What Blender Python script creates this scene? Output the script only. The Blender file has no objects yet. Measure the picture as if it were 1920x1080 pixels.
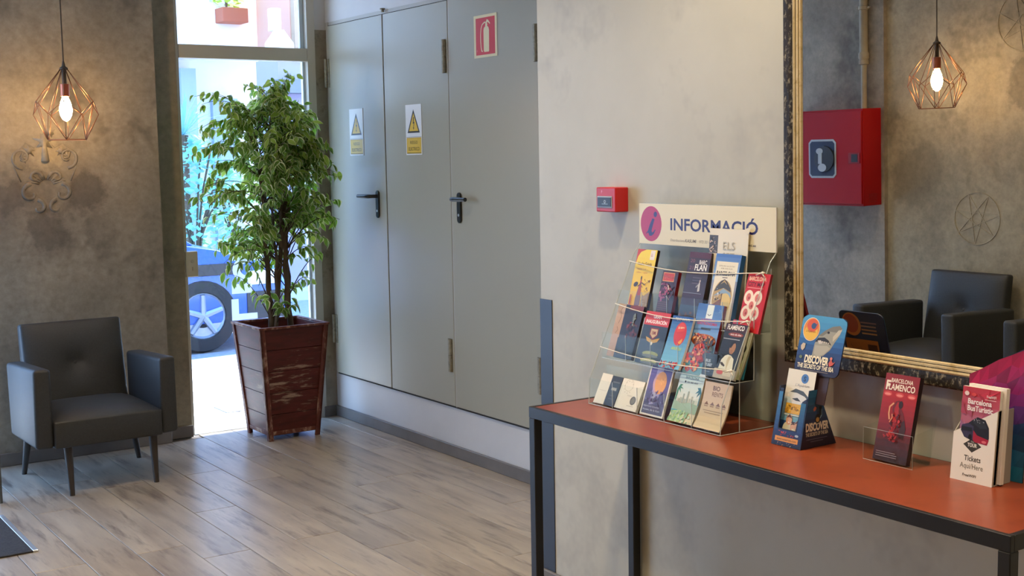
import bpy, bmesh, math, random
from mathutils import Matrix, Vector
random.seed(7)
SC = bpy.context.scene
COL = SC.collection

# ------------------------------------------------------------------ camera, sky, sun, exposure
cam_d = bpy.data.cameras.new('camera'); cam = bpy.data.objects.new('camera', cam_d); COL.objects.link(cam)
cam_d.sensor_width = 36.0; cam_d.lens = 2342.0 / 1920.0 * 36.0; cam_d.clip_start = 0.05; cam_d.clip_end = 200
_r = Vector((0.82687, -0.56214, -0.01693)); _u = Vector((0.07235, 0.07647, 0.99444)); _f = Vector((0.55772, 0.82350, -0.10390))
cam.matrix_world = Matrix(((_r.x, _u.x, -_f.x, 0), (_r.y, _u.y, -_f.y, 0), (_r.z, _u.z, -_f.z, 1.5), (0, 0, 0, 1)))
SC.camera = cam
SC.view_settings.view_transform = 'Standard'; SC.view_settings.look = 'None'
SC.view_settings.gamma = 1.0; SC.view_settings.use_curve_mapping = False
SC.view_settings.exposure = 1.25

world = bpy.data.worlds.new('sky'); SC.world = world; world.use_nodes = True
nt = world.node_tree; bg = nt.nodes['Background']
tc = nt.nodes.new('ShaderNodeTexCoord'); sp = nt.nodes.new('ShaderNodeSeparateXYZ'); rp = nt.nodes.new('ShaderNodeValToRGB')
nt.links.new(tc.outputs['Generated'], sp.inputs[0]); nt.links.new(sp.outputs['Z'], rp.inputs[0]); nt.links.new(rp.outputs[0], bg.inputs['Color'])
rp.color_ramp.elements[0].position = 0.0; rp.color_ramp.elements[0].color = (0.50, 0.70, 1.0, 1)
rp.color_ramp.elements[1].position = 0.7; rp.color_ramp.elements[1].color = (0.26, 0.50, 1.0, 1)
bg.inputs['Strength'].default_value = 3.6

sun_d = bpy.data.lights.new('sun', 'SUN'); sun_d.energy = 10.0; sun_d.angle = 0.01; sun_d.color = (1.0, 0.95, 0.88)
sun = bpy.data.objects.new('sun', sun_d); COL.objects.link(sun)
sun.rotation_euler = Vector((0.75, 0.36, 1.1)).to_track_quat('Z', 'Y').to_euler()

LAMP_COL = (1.0, 0.81, 0.57)
LAMP_W = 36.0

# ------------------------------------------------------------------ helpers
def lin(c):
    if isinstance(c, str):
        c = [int(c[i:i + 2], 16) / 255 for i in (0, 2, 4)]
    return tuple((v / 12.92 if v <= 0.04045 else ((v + 0.055) / 1.055) ** 2.4) for v in c[:3]) + (1.0,)

class NT:
    def __init__(s, m):
        m.use_nodes = True; s.t = m.node_tree; s.b = s.t.nodes['Principled BSDF']
    def n(s, kind, **kw):
        o = s.t.nodes.new(kind)
        for k, v in kw.items():
            if k in o.inputs: o.inputs[k].default_value = v
            else: setattr(o, k, v)
        return o
    def l(s, a, b): s.t.links.new(a, b)

MATS = {}
def mat(name, col='808080', rough=0.5, metal=0.0, spec=0.5, emit=None, es=1.0, trans=0.0, coat=0.0):
    m = bpy.data.materials.new(name); w = NT(m); b = w.b
    b.inputs['Base Color'].default_value = lin(col); b.inputs['Roughness'].default_value = rough
    b.inputs['Metallic'].default_value = metal; b.inputs['Specular IOR Level'].default_value = spec
    if coat: b.inputs['Coat Weight'].default_value = coat; b.inputs['Coat Roughness'].default_value = 0.1
    if emit: b.inputs['Emission Color'].default_value = lin(emit); b.inputs['Emission Strength'].default_value = es
    MATS[name] = m; return m

def noisy(name, c0, c1, scale=6.0, rough=0.6, stretch=(1, 1, 1), bump=0.0, detail=6.0, lo=0.35, hi=0.65, c2=None, scale2=30.0, rand=0.0, metal=0.0, spec=0.4, bscale=None):
    """two or three colours mixed by noise in object space, with a little relief"""
    m = mat(name, c0, rough, metal, spec); w = NT(m)
    tc = w.n('ShaderNodeTexCoord'); mp = w.n('ShaderNodeMapping'); mp.inputs['Scale'].default_value = stretch
    w.l(tc.outputs['Object'], mp.inputs['Vector']); vec = mp.outputs[0]
    if rand:
        oi = w.n('ShaderNodeObjectInfo'); mu = w.n('ShaderNodeVectorMath', operation='MULTIPLY_ADD')
        cb = w.n('ShaderNodeCombineXYZ'); sc = w.n('ShaderNodeMath', operation='MULTIPLY'); sc.inputs[1].default_value = 37.0
        w.l(oi.outputs['Random'], sc.inputs[0]); w.l(sc.outputs[0], cb.inputs[0]); w.l(sc.outputs[0], cb.inputs[1])
        ad = w.n('ShaderNodeVectorMath', operation='ADD'); w.l(vec, ad.inputs[0]); w.l(cb.outputs[0], ad.inputs[1]); vec = ad.outputs[0]
    nz = w.n('ShaderNodeTexNoise', Scale=scale, Detail=detail, Roughness=0.6); w.l(vec, nz.inputs['Vector'])
    cr = w.n('ShaderNodeValToRGB'); e = cr.color_ramp.elements
    e[0].position = lo; e[0].color = lin(c0); e[1].position = hi; e[1].color = lin(c1)
    w.l(nz.outputs['Fac'], cr.inputs[0]); out = cr.outputs[0]
    if c2:
        n2 = w.n('ShaderNodeTexNoise', Scale=scale2, Detail=4.0, Roughness=0.7); w.l(vec, n2.inputs['Vector'])
        r2 = w.n('ShaderNodeValToRGB'); r2.color_ramp.elements[0].position = 0.52; r2.color_ramp.elements[1].position = 0.68
        r2.color_ramp.elements[0].color = (0, 0, 0, 1); r2.color_ramp.elements[1].color = (1, 1, 1, 1)
        w.l(n2.outputs['Fac'], r2.inputs[0])
        mx = w.n('ShaderNodeMix', data_type='RGBA'); w.l(r2.outputs[0], mx.inputs[0]); w.l(out, mx.inputs[6]); mx.inputs[7].default_value = lin(c2); out = mx.outputs[2]
    if rand:
        oi2 = w.n('ShaderNodeObjectInfo'); mr = w.n('ShaderNodeMapRange'); mr.inputs[3].default_value = 1 - rand; mr.inputs[4].default_value = 1 + rand
        w.l(oi2.outputs['Random'], mr.inputs[0]); hs = w.n('ShaderNodeHueSaturation'); w.l(mr.outputs[0], hs.inputs['Value']); w.l(out, hs.inputs['Color']); out = hs.outputs[0]
    w.l(out, w.b.inputs['Base Color'])
    if bump:
        bn = w.n('ShaderNodeTexNoise', Scale=bscale or scale * 4, Detail=5.0); w.l(vec, bn.inputs['Vector'])
        bp = w.n('ShaderNodeBump', Strength=bump, Distance=0.01); w.l(bn.outputs['Fac'], bp.inputs['Height']); w.l(bp.outputs[0], w.b.inputs['Normal'])
    return m

def glassy(name, tint='f4faf8', amount=0.05, rough=0.02):
    """thin clear sheet: transparent with a fresnel reflection"""
    m = bpy.data.materials.new(name); m.use_nodes = True; t = m.node_tree; t.nodes.clear()
    o = t.nodes.new('ShaderNodeOutputMaterial'); tr = t.nodes.new('ShaderNodeBsdfTransparent'); gl = t.nodes.new('ShaderNodeBsdfGlossy')
    mx = t.nodes.new('ShaderNodeMixShader'); lw = t.nodes.new('ShaderNodeLayerWeight'); mr = t.nodes.new('ShaderNodeMapRange')
    tr.inputs['Color'].default_value = lin(tint); gl.inputs['Roughness'].default_value = rough; lw.inputs['Blend'].default_value = 0.25
    mr.inputs[3].default_value = amount; mr.inputs[4].default_value = amount * 10
    t.links.new(lw.outputs['Facing'], mr.inputs[0]); t.links.new(mr.outputs[0], mx.inputs[0]); t.links.new(tr.outputs[0], mx.inputs[1]); t.links.new(gl.outputs[0], mx.inputs[2]); t.links.new(mx.outputs[0], o.inputs['Surface'])
    MATS[name] = m; return m

def world_of(o):
    return (world_of(o.parent) @ o.matrix_parent_inverse @ o.matrix_basis) if o.parent else o.matrix_basis.copy()

def attach(o, parent):
    if parent is not None:
        o.parent = parent; o.matrix_parent_inverse = world_of(parent).inverted()

def tag(o, label=None, cat=None, group=None, kind=None):
    if label: o['label'] = label
    if cat: o['category'] = cat
    if group: o['group'] = group
    if kind: o['kind'] = kind
    return o

def empty(name, loc=(0, 0, 0), rz=0.0, label=None, cat=None, group=None, kind=None):
    o = bpy.data.objects.new(name, None); COL.objects.link(o); o.empty_display_size = 0.1
    o.location = loc; o.rotation_euler = (0, 0, rz)
    o.matrix_basis = Matrix.Translation(loc) @ Matrix.Rotation(rz, 4, 'Z')
    return tag(o, label, cat, group, kind)

def link_mesh(name, me, parent=None):
    o = bpy.data.objects.new(name, me); COL.objects.link(o); attach(o, parent); return o

def copy_tree(o, parent=None):
    c = o.copy(); COL.objects.link(c)
    if parent is not None: c.parent = parent
    for ch in [x for x in COL.objects if x.parent == o]: copy_tree(ch, c)
    return c

class MB:
    """collects shapes in world (or local) coordinates and links them as one mesh"""
    def __init__(s): s.v = []; s.f = []; s.m = []
    def add(s, v, f, mi=0):
        k = len(s.v); s.v += [tuple(p) for p in v]; s.f += [tuple(i + k for i in q) for q in f]; s.m += [mi] * len(f); return s
    def box(s, x0, x1, y0, y1, z0, z1, mi=0):
        v = [(x, y, z) for x in (x0, x1) for y in (y0, y1) for z in (z0, z1)]
        return s.add(v, [(0, 1, 3, 2), (4, 6, 7, 5), (0, 4, 5, 1), (2, 3, 7, 6), (0, 2, 6, 4), (1, 5, 7, 3)], mi)
    def hexa(s, lo, hi, mi=0):
        """eight corners: four low ones, four high ones, both in the same turn"""
        return s.add(list(lo) + list(hi), [(3, 2, 1, 0), (4, 5, 6, 7), (0, 1, 5, 4), (1, 2, 6, 5), (2, 3, 7, 6), (3, 0, 4, 7)], mi)
    def tube(s, pts, r, n=8, caps=True, mi=0):
        pts = [Vector(p) for p in pts]; rs = r if isinstance(r, (list, tuple)) else [r] * len(pts)
        v = []; f = []; ref = None
        for i, p in enumerate(pts):
            d = (pts[min(i + 1, len(pts) - 1)] - pts[max(i - 1, 0)]).normalized()
            if ref is None:
                ref = d.orthogonal().normalized()
            a = (ref - d * ref.dot(d));
            a = a.normalized() if a.length > 1e-6 else d.orthogonal().normalized()
            ref = a; b = d.cross(a)
            for k in range(n):
                t = 2 * math.pi * k / n; v.append(p + (a * math.cos(t) + b * math.sin(t)) * rs[i])
        for i in range(len(pts) - 1):
            for k in range(n):
                q = (k + 1) % n; f.append((i * n + k, i * n + q, (i + 1) * n + q, (i + 1) * n + k))
        if caps:
            f.append(tuple(range(n - 1, -1, -1))); f.append(tuple((len(pts) - 1) * n + k for k in range(n)))
        return s.add(v, f, mi)
    def lathe(s, prof, c=(0, 0, 0), n=20, axis='z', mi=0):
        v = []; f = []
        for r, h in prof:
            for k in range(n):
                t = 2 * math.pi * k / n; a, b = r * math.cos(t), r * math.sin(t)
                p = {'z': (a, b, h), 'y': (a, h, b), 'x': (h, a, b)}[axis]; v.append((p[0] + c[0], p[1] + c[1], p[2] + c[2]))
        for i in range(len(prof) - 1):
            for k in range(n):
                q = (k + 1) % n; f.append((i * n + k, i * n + q, (i + 1) * n + q, (i + 1) * n + k))
        f.append(tuple(range(n - 1, -1, -1))); f.append(tuple((len(prof) - 1) * n + k for k in range(n)))
        return s.add(v, f, mi)
    def prism(s, poly, axis, a, b, mi=0):
        """a flat outline pushed from a to b along an axis; outline coordinates are the other two axes in order"""
        def P(p, h): return {'x': (h, p[0], p[1]), 'y': (p[0], h, p[1]), 'z': (p[0], p[1], h)}[axis]
        n = len(poly); v = [P(p, a) for p in poly] + [P(p, b) for p in poly]
        f = [tuple(range(n - 1, -1, -1)), tuple(range(n, 2 * n))] + [(i, (i + 1) % n, n + (i + 1) % n, n + i) for i in range(n)]
        return s.add(v, f, mi)
    def mesh(s, name, mats, bevel=0, seg=2, smooth=False, sub=0):
        me = bpy.data.meshes.new(name); me.from_pydata(s.v, [], s.f)
        mats = mats if isinstance(mats, (list, tuple)) else [mats]
        for m in mats: me.materials.append(MATS[m] if isinstance(m, str) else m)
        for p, i in zip(me.polygons, s.m): p.material_index = i
        bm = bmesh.new(); bm.from_mesh(me); bmesh.ops.recalc_face_normals(bm, faces=bm.faces)
        if bevel:
            ed = [e for e in bm.edges if len(e.link_faces) == 2 and e.calc_face_angle(0) > 0.5]
            bmesh.ops.bevel(bm, geom=ed, offset=bevel, segments=seg, profile=0.5, affect='EDGES', clamp_overlap=True)
        bm.to_mesh(me); bm.free()
        if smooth:
            for p in me.polygons: p.use_smooth = True
            if smooth != 'all':
                try: me.set_sharp_from_angle(angle=math.radians(smooth if smooth is not True else 40))
                except Exception: pass
        return me
    def build(s, name, mats, parent=None, **kw):
        return link_mesh(name, s.mesh(name, mats, **kw), parent)

# ---- flat print: polygons with their own colours, one mesh per printed face
_TXT = {}
def text_polys(body, bold=0.0):
    k = (body, bold)
    if k not in _TXT:
        cu = bpy.data.curves.new('lettering', 'FONT'); cu.body = body; cu.size = 1.0; cu.offset = bold; cu.resolution_u = 3
        ob = bpy.data.objects.new('lettering', cu)
        me = ob.to_mesh()
        vs = [(v.co.x, v.co.y) for v in me.vertices]; fs = [tuple(p.vertices) for p in me.polygons]
        ob.to_mesh_clear(); bpy.data.objects.remove(ob); bpy.data.curves.remove(cu)
        if not vs: vs, fs = [(0, 0), (.1, 0), (0, .1)], [(0, 1, 2)]
        x0 = min(v[0] for v in vs); x1 = max(v[0] for v in vs)
        _TXT[k] = (vs, fs, x0, x1)
    return _TXT[k]

class Art:
    STEP = 0.00005
    def __init__(s, w, h): s.w = w; s.h = h; s.v = []; s.f = []; s.c = []; s.z = 0.0
    def _put(s, pts, faces, cols):
        s.z += s.STEP; k = len(s.v); s.v += [(p[0], p[1], s.z) for p in pts]
        for q, c in zip(faces, cols): s.f.append(tuple(i + k for i in q)); s.c.append(c)
        return s
    def poly(s, pts, c): return s._put(pts, [tuple(range(len(pts)))], [lin(c)])
    def rect(s, x, y, w, h, c): return s.poly([(x, y), (x + w, y), (x + w, y + h), (x, y + h)], c)
    def grad(s, x, y, w, h, c0, c1, n=8):
        a, b = lin(c0), lin(c1); pts = []; fs = []; cs = []
        for i in range(n + 1): pts += [(x, y + h * i / n), (x + w, y + h * i / n)]
        for i in range(n):
            t = (i + .5) / n; fs.append((2 * i, 2 * i + 1, 2 * i + 3, 2 * i + 2)); cs.append(tuple(a[j] + (b[j] - a[j]) * t for j in range(4)))
        return s._put(pts, fs, cs)
    def ell(s, cx, cy, rx, ry, c, n=24, rot=0.0):
        P = []
        for i in range(n):
            t = 2 * math.pi * i / n; a, b = rx * math.cos(t), ry * math.sin(t)
            P.append((cx + a * math.cos(rot) - b * math.sin(rot), cy + a * math.sin(rot) + b * math.cos(rot)))
        return s.poly(P, c)
    def ring(s, cx, cy, r0, r1, c, n=28):
        P = []; F = []
        for i in range(n):
            t = 2 * math.pi * i / n; P += [(cx + r0 * math.cos(t), cy + r0 * math.sin(t)), (cx + r1 * math.cos(t), cy + r1 * math.sin(t))]
            j = (i + 1) % n; F.append((2 * i, 2 * i + 1, 2 * j + 1, 2 * j))
        return s._put(P, F, [lin(c)] * n)
    def line(s, pts, w, c):
        P = []; n = len(pts)
        L, R = [], []
        for i in range(n):
            a = Vector(pts[max(i - 1, 0)]); b = Vector(pts[min(i + 1, n - 1)]); d = (b - a).normalized(); q = Vector((-d.y, d.x)) * w / 2; p = Vector(pts[i])
            L.append(tuple(p + q)); R.append(tuple(p - q))
        pts2 = L + R; F = [(i, i + 1, n + i + 1, n + i) for i in range(n - 1)]
        return s._put(pts2, F, [lin(c)] * len(F))
    def text(s, body, x, y, h, c, w=None, bold=0.0, shear=0.0, al='l', rot=0.0):
        vs, fs, x0, x1 = text_polys(body, bold); k = h / 0.72; kx = k if w is None else w / (x1 - x0)
        W = (x1 - x0) * kx; ox = x - (W / 2 if al == 'c' else W if al == 'r' else 0)
        P = [((v[0] - x0) * kx + v[1] * k * shear, v[1] * k) for v in vs]
        if rot: P = [(p[0] * math.cos(rot) - p[1] * math.sin(rot), p[0] * math.sin(rot) + p[1] * math.cos(rot)) for p in P]
        return s._put([(ox + p[0], y + p[1]) for p in P], fs, [lin(c)] * len(fs))
    def blobs(s, x, y, w, h, cols, n, r, seed=1):
        rg = random.Random(seed)
        for i in range(int(n * 2.2)):      # torn, uneven flecks of colour, as a small photograph reads
            cx, cy, k, ph, q = x + rg.random() * w, y + rg.random() * h, r * rg.uniform(.35, .85), rg.random() * 3, rg.uniform(.35, .8)
            P = []
            for j in range(8):
                a = j * math.pi / 4; d = k * rg.uniform(.55, 1.25); u, v = d * math.cos(a), d * q * math.sin(a)
                P.append((min(max(cx + u * math.cos(ph) - v * math.sin(ph), 0), s.w), min(max(cy + u * math.sin(ph) + v * math.cos(ph), 0), s.h)))
            s.poly(P, rg.choice(cols))
        return s
    def build(s, name, parent, M, bend=None, mat_name='print', local=False):
        """M maps the print (x right, y up, z out) to the world"""
        me = bpy.data.meshes.new(name)
        vs = [(v[0], v[1], v[2] + (bend(v[1] / s.h) if bend else 0)) for v in s.v]
        me.from_pydata([tuple(M @ Vector(v)) for v in vs], [], s.f)
        at = me.color_attributes.new('Col', 'FLOAT_COLOR', 'CORNER')
        for p, c in zip(me.polygons, s.c):
            for li in p.loop_indices: at.data[li].color = c
        me.materials.append(MATS[mat_name])
        o = bpy.data.objects.new(name, me); COL.objects.link(o)
        if local: o.parent = parent
        else: attach(o, parent)
        return o

def frame_m(origin, right, up):
    r = Vector(right).normalized(); u = Vector(up).normalized(); n = r.cross(u).normalized(); u = n.cross(r)
    return Matrix(((r.x, u.x, n.x, origin[0]), (r.y, u.y, n.y, origin[1]), (r.z, u.z, n.z, origin[2]), (0, 0, 0, 1)))

# ------------------------------------------------------------------ materials
m = mat('print', 'ffffff', 0.38); w = NT(m); a = w.n('ShaderNodeVertexColor'); a.layer_name = 'Col'; w.l(a.outputs['Color'], w.b.inputs['Base Color'])
m = mat('vinyl_print', 'dfe6f2', 0.5); w = NT(m); o = [n for n in w.t.nodes if n.type == 'OUTPUT_MATERIAL'][0]      # frosted film
tr = w.n('ShaderNodeBsdfTranslucent'); tr.inputs['Color'].default_value = lin('e6ecf4'); tp = w.n('ShaderNodeBsdfTransparent'); tp.inputs['Color'].default_value = lin('d8e0ee')
m1 = w.n('ShaderNodeMixShader'); m1.inputs[0].default_value = .55; m2 = w.n('ShaderNodeMixShader'); m2.inputs[0].default_value = .25
w.l(w.b.outputs[0], m1.inputs[1]); w.l(tr.outputs[0], m1.inputs[2]); w.l(m1.outputs[0], m2.inputs[1]); w.l(tp.outputs[0], m2.inputs[2]); w.l(m2.outputs[0], o.inputs['Surface'])
noisy('plaster_pale', 'bbb8a8', 'c6c3b4', 1.6, 0.42, bump=0.03, c2='b3b0a3', scale2=3.5, bscale=5)
noisy('plaster_white', 'c8c8c6', 'd2d1ce', 1.2, 0.45, bump=0.03, bscale=5)
noisy('plaster_concrete', '8d8474', 'a89f8c', 7.0, 0.8, bump=0.12, c2='7c7465', scale2=14)
noisy('ceiling_white', 'd9d6cf', 'e2dfd8', 2.0, 0.8)
def old_plaster(name, base, light, dark, blobs):
    m = noisy(name, base, light, 2.2, 0.62, bump=0.10, detail=9.0, lo=0.32, hi=0.68, c2=dark, scale2=2.6, bscale=9)
    w = NT(m); src = w.b.inputs['Base Color'].links[0].from_socket
    tc = w.n('ShaderNodeTexCoord'); nz = w.n('ShaderNodeTexNoise', Scale=6.5, Detail=8.0, Roughness=0.7); w.l(tc.outputs['Object'], nz.inputs['Vector'])
    sc = w.n('ShaderNodeVectorMath', operation='SCALE'); sc.inputs['Scale'].default_value = 0.28; w.l(nz.outputs['Color'], sc.inputs[0])
    ad = w.n('ShaderNodeVectorMath', operation='ADD'); w.l(tc.outputs['Object'], ad.inputs[0]); w.l(sc.outputs[0], ad.inputs[1])
    fn = w.n('ShaderNodeTexNoise', Scale=28.0, Detail=6.0, Roughness=0.7); w.l(tc.outputs['Object'], fn.inputs['Vector'])
    for (cx, cy, cz, r, col, k) in blobs:
        sb = w.n('ShaderNodeVectorMath', operation='DISTANCE'); w.l(ad.outputs[0], sb.inputs[0]); sb.inputs[1].default_value = (cx + .14, cy + .14, cz + .14)
        mr = w.n('ShaderNodeMapRange'); mr.inputs[1].default_value = r * .72; mr.inputs[2].default_value = r * 1.05; mr.inputs[3].default_value = k; mr.inputs[4].default_value = 0.0
        w.l(sb.outputs['Value'], mr.inputs[0])
        mx = w.n('ShaderNodeMix', data_type='RGBA'); w.l(mr.outputs[0], mx.inputs[0]); w.l(src, mx.inputs[6]); mx.inputs[7].default_value = lin(col); src = mx.outputs[2]
    # fine grain of the trowelled coat
    mx = w.n('ShaderNodeMix', data_type='RGBA', blend_type='OVERLAY'); mx.inputs[0].default_value = 0.6
    w.l(src, mx.inputs[6]); cr = w.n('ShaderNodeValToRGB'); cr.color_ramp.elements[0].position = .3; cr.color_ramp.elements[1].position = .7
    cr.color_ramp.elements[0].color = (.35, .35, .35, 1); cr.color_ramp.elements[1].color = (.65, .65, .65, 1)
    w.l(fn.outputs['Fac'], cr.inputs[0]); w.l(cr.outputs[0], mx.inputs[7]); w.l(mx.outputs[2], w.b.inputs['Base Color'])
    return m
old_plaster('plaster_aged', '837c70', 'a1998a', '6f695f', [(1.80, 6.53, 1.36, .13, '625c54', .7), (1.43, 6.53, 1.35, .11, '655f58', .65), (1.60, 6.53, 1.17, .13, '625c54', .65), (1.86, 6.53, 1.16, .10, '6a645a', .4), (1.60, 6.53, 1.56, .09, 'b5a98f', .5)])
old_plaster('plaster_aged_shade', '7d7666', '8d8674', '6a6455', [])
old_plaster('plaster_opposite', '938a74', 'b6ac92', '7b735f', [(-1.05, 3.9, 1.75, .14, '6a6354', .6), (-1.05, 4.6, 1.25, .2, '706a5b', .5), (-1.05, 4.25, 0.62, .1, '6a6558', .5)])
noisy('plank_wood', 'b4a794', '96897a', 2.0, 0.31, stretch=(6, .75, 1), bump=0.06, c2='74685e', scale2=2.6, rand=0.09, spec=0.5)
noisy('wood_base', '5d544c', '6a6058', 4, 0.6, stretch=(8, 1, 1))
noisy('baseboard_grey', '78736e', '6a6662', 5, 0.45, stretch=(1, 1, 1))
mat('door_metal', 'a5a290', 0.34, 0.0, 0.55); mat('door_frame', 'b0ada2', 0.42); mat('gap_shade', '2b2925', 0.8)
noisy('hinge_metal', 'a09a86', '7d7868', 60, 0.5, metal=0.3)
mat('black_plastic', '1b1b1c', 0.28); mat('black_metal', '141416', 0.38); mat('dark_guard', '3e4248', 0.36, 0.5)
mat('alu', 'c2beb0', 0.42, 0.1); mat('alu_white', 'd8d8d2', 0.4)
glassy('window_glass', 'f6fbff', 0.03); glassy('acrylic', 'fafcfb', 0.004, 0.05); mat('acrylic_edge', 'c4ccc8', 0.2, spec=0.8)
glassy('glass_edge', '3c5a52', 0.15)
noisy('table_red', '883c22', '944528', 5, 0.30, c2='7e381f', scale2=9, bump=0.01)
mat('mirror_glass', 'dcdedd', 0.0, 1.0)
noisy('frame_black', '1d1812', '2b241a', 20, 0.42, c2='9a9078', scale2=95, bump=0.15, stretch=(1, 1, .6))
noisy('frame_gold', 'cdb585', 'dcc89c', 14, 0.36, c2='b59a64', scale2=40, metal=0.25, bump=0.03)
noisy('fabric_grey', '292b2b', '323434', 160, 0.5, bump=0.12, bscale=420, spec=0.55)
mat('leg_wood', '39332e', 0.5); mat('copper', '94684e', 0.34, 0.8); mat('cable', '4a3f32', 0.8); mat('socket_copper', 'a8644c', 0.36, 0.7)
mat('bulb_glow', 'fff0d0', 0.3, emit='ffca86', es=62.0)
noisy('pot_red', '5b2018', '43160f', 6, 0.42, stretch=(1, 1, 3), c2='2f100b', scale2=11, bump=0.05)
noisy('pot_worn', '5c211a', '46180f', 7, 0.45, stretch=(1.1, 1, 5.5), bump=0.06)
m = MATS['pot_worn']; w = NT(m); src = w.b.inputs['Base Color'].links[0].from_socket      # bare wood where the front has been rubbed
tc = w.n('ShaderNodeTexCoord'); mp = w.n('ShaderNodeMapping'); mp.inputs['Scale'].default_value = (.8, .6, 5.0); w.l(tc.outputs['Object'], mp.inputs[0])
nz = w.n('ShaderNodeTexNoise', Scale=7.5, Detail=7.0, Roughness=0.66); w.l(mp.outputs[0], nz.inputs['Vector'])
ds = w.n('ShaderNodeVectorMath', operation='DISTANCE'); w.l(tc.outputs['Object'], ds.inputs[0]); ds.inputs[1].default_value = (2.75, 6.17, .30)
mr = w.n('ShaderNodeMapRange'); mr.inputs[1].default_value = .10; mr.inputs[2].default_value = .34; mr.inputs[3].default_value = .085; mr.inputs[4].default_value = -.10; w.l(ds.outputs['Value'], mr.inputs[0])
ad = w.n('ShaderNodeMath', operation='ADD'); w.l(nz.outputs['Fac'], ad.inputs[0]); w.l(mr.outputs[0], ad.inputs[1])
cr = w.n('ShaderNodeValToRGB'); cr.color_ramp.elements[0].position = .60; cr.color_ramp.elements[1].position = .70; cr.color_ramp.elements[0].color = (0, 0, 0, 1); cr.color_ramp.elements[1].color = (.85, .85, .85, 1); w.l(ad.outputs[0], cr.inputs[0])
mx = w.n('ShaderNodeMix', data_type='RGBA'); w.l(cr.outputs[0], mx.inputs[0]); w.l(src, mx.inputs[6]); mx.inputs[7].default_value = lin('a78e78'); w.l(mx.outputs[2], w.b.inputs['Base Color'])
noisy('pot_edge', '521f18', '7a4a3a', 16, 0.5, stretch=(1, 1, .5), c2='b79c86', scale2=16, bump=0.05)
noisy('soil', '2b2018', '3d2e22', 40, 0.95, bump=0.4)
noisy('bark', '6a5947', '4b3e31', 30, 0.85, stretch=(1, 1, .3), bump=0.3)
def leafmat(name, col, tcol):
    m = mat(name, col, 0.36, spec=0.5); w = NT(m); o = [n for n in w.t.nodes if n.type == 'OUTPUT_MATERIAL'][0]
    tr = w.n('ShaderNodeBsdfTranslucent'); tr.inputs['Color'].default_value = lin(tcol); mx = w.n('ShaderNodeMixShader'); mx.inputs[0].default_value = 0.46
    w.l(w.b.outputs[0], mx.inputs[1]); w.l(tr.outputs[0], mx.inputs[2]); w.l(mx.outputs[0], o.inputs['Surface'])
leafmat('leaf_green', '3e5e25', '9ac440'); leafmat('leaf_cream', 'e0e2b0', 'f0f2bc'); leafmat('leaf_light', '86a23e', 'd0e864')
leafmat('bush_flare_teal', '86bcb0', 'a8e0d4'); leafmat('bush_green', '7cb088', 'a4d8a8'); leafmat('palm_flare_teal', '86b8bc', 'a8dce0')  # teal cast of flare and overexposure is put into the leaf colours
mat('red_paint', '9c0b15', 0.45, spec=0.25); mat('red_plastic', 'c41f24', 0.38); mat('red_dark', '8a1018', 0.4)
noisy('pipe_paint', 'a79f8c', '968e7b', 10, 0.5)
mat('reel_black', '22252a', 0.4); mat('reel_grey', 'a8b0b6', 0.4)
noisy('mat_dark', '2e2c2b', '3b3836', 90, 0.95, bump=0.4); mat('steel', 'd6d8da', 0.3, 0.8)
mat('paper_white', 'ece8da', 0.6); mat('paper_cream', 'd9c9ad', 0.6); mat('paper_dark', '2a1a1c', 0.5); mat('paper_red', '7d1a20', 0.5); mat('paper_blue', '2a5f92', 0.5)
mat('paper_yellow', 'd9a91e', 0.5); mat('paper_teal', '2e8aa0', 0.5); mat('card_navy', '17233f', 0.45); mat('card_brown', '3a2a33', 0.5); mat('card_white', 'e9e6dc', 0.4); mat('card_grey', 'a39c8e', 0.5); mat('paper_olive', '8a8a6a', 0.5)
mat('cord_white', 'e6e2d4', 0.7)
noisy('pavement', 'd8d4cc', 'c9c5be', 6, 0.8, rand=0.05); noisy('asphalt', '8e9299', '7c8088', 30, 0.85); mat('kerb', 'b9b9b6', 0.8)
mat('iron_cover', '8b8d98', 0.6, 0.3); mat('facade_white', 'e8e4dc', 0.8); mat('facade_grey', '9fb0c4', 0.8); mat('facade_pink', 'c78f76', 0.8); mat('facade_tan', 'a98a6e', 0.8); mat('facade_mauve', '9a90a8', 0.8); mat('shutter_grey', '6f7078', 0.6)
mat('terracotta', 'a5583c', 0.8); mat('lantern_white', 'f2f0ea', 0.5)
mat('car_blue', '1a4fae', 0.25, 0.2, coat=0.6); mat('car_silver', 'aeb6c6', 0.3, 0.4, coat=0.4); mat('car_dark', '20242c', 0.5); mat('tyre', '1c1e22', 0.8); mat('alloy', '8a94a4', 0.4, 0.6); mat('car_glass', '31485c', 0.08, 0.0, 0.8); mat('lamp_red', 'c2301e', 0.3); mat('lamp_clear', 'dfe6ee', 0.15)
mat('spot_glow', 'fff4e0', 0.4, emit='ffe6c0', es=6.0); mat('spot_trim', 'e6e4de', 0.4)

# ------------------------------------------------------------------ room shell
RX = 3.225     # wall behind the service doors
NX = 2.47      # near wall with the mirror
LX = -1.05     # opposite wall, seen in the mirror
FY = 6.53      # far wall behind the armchair
CZ = 2.95
def struct(o): o['kind'] = 'structure'; return o

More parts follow.
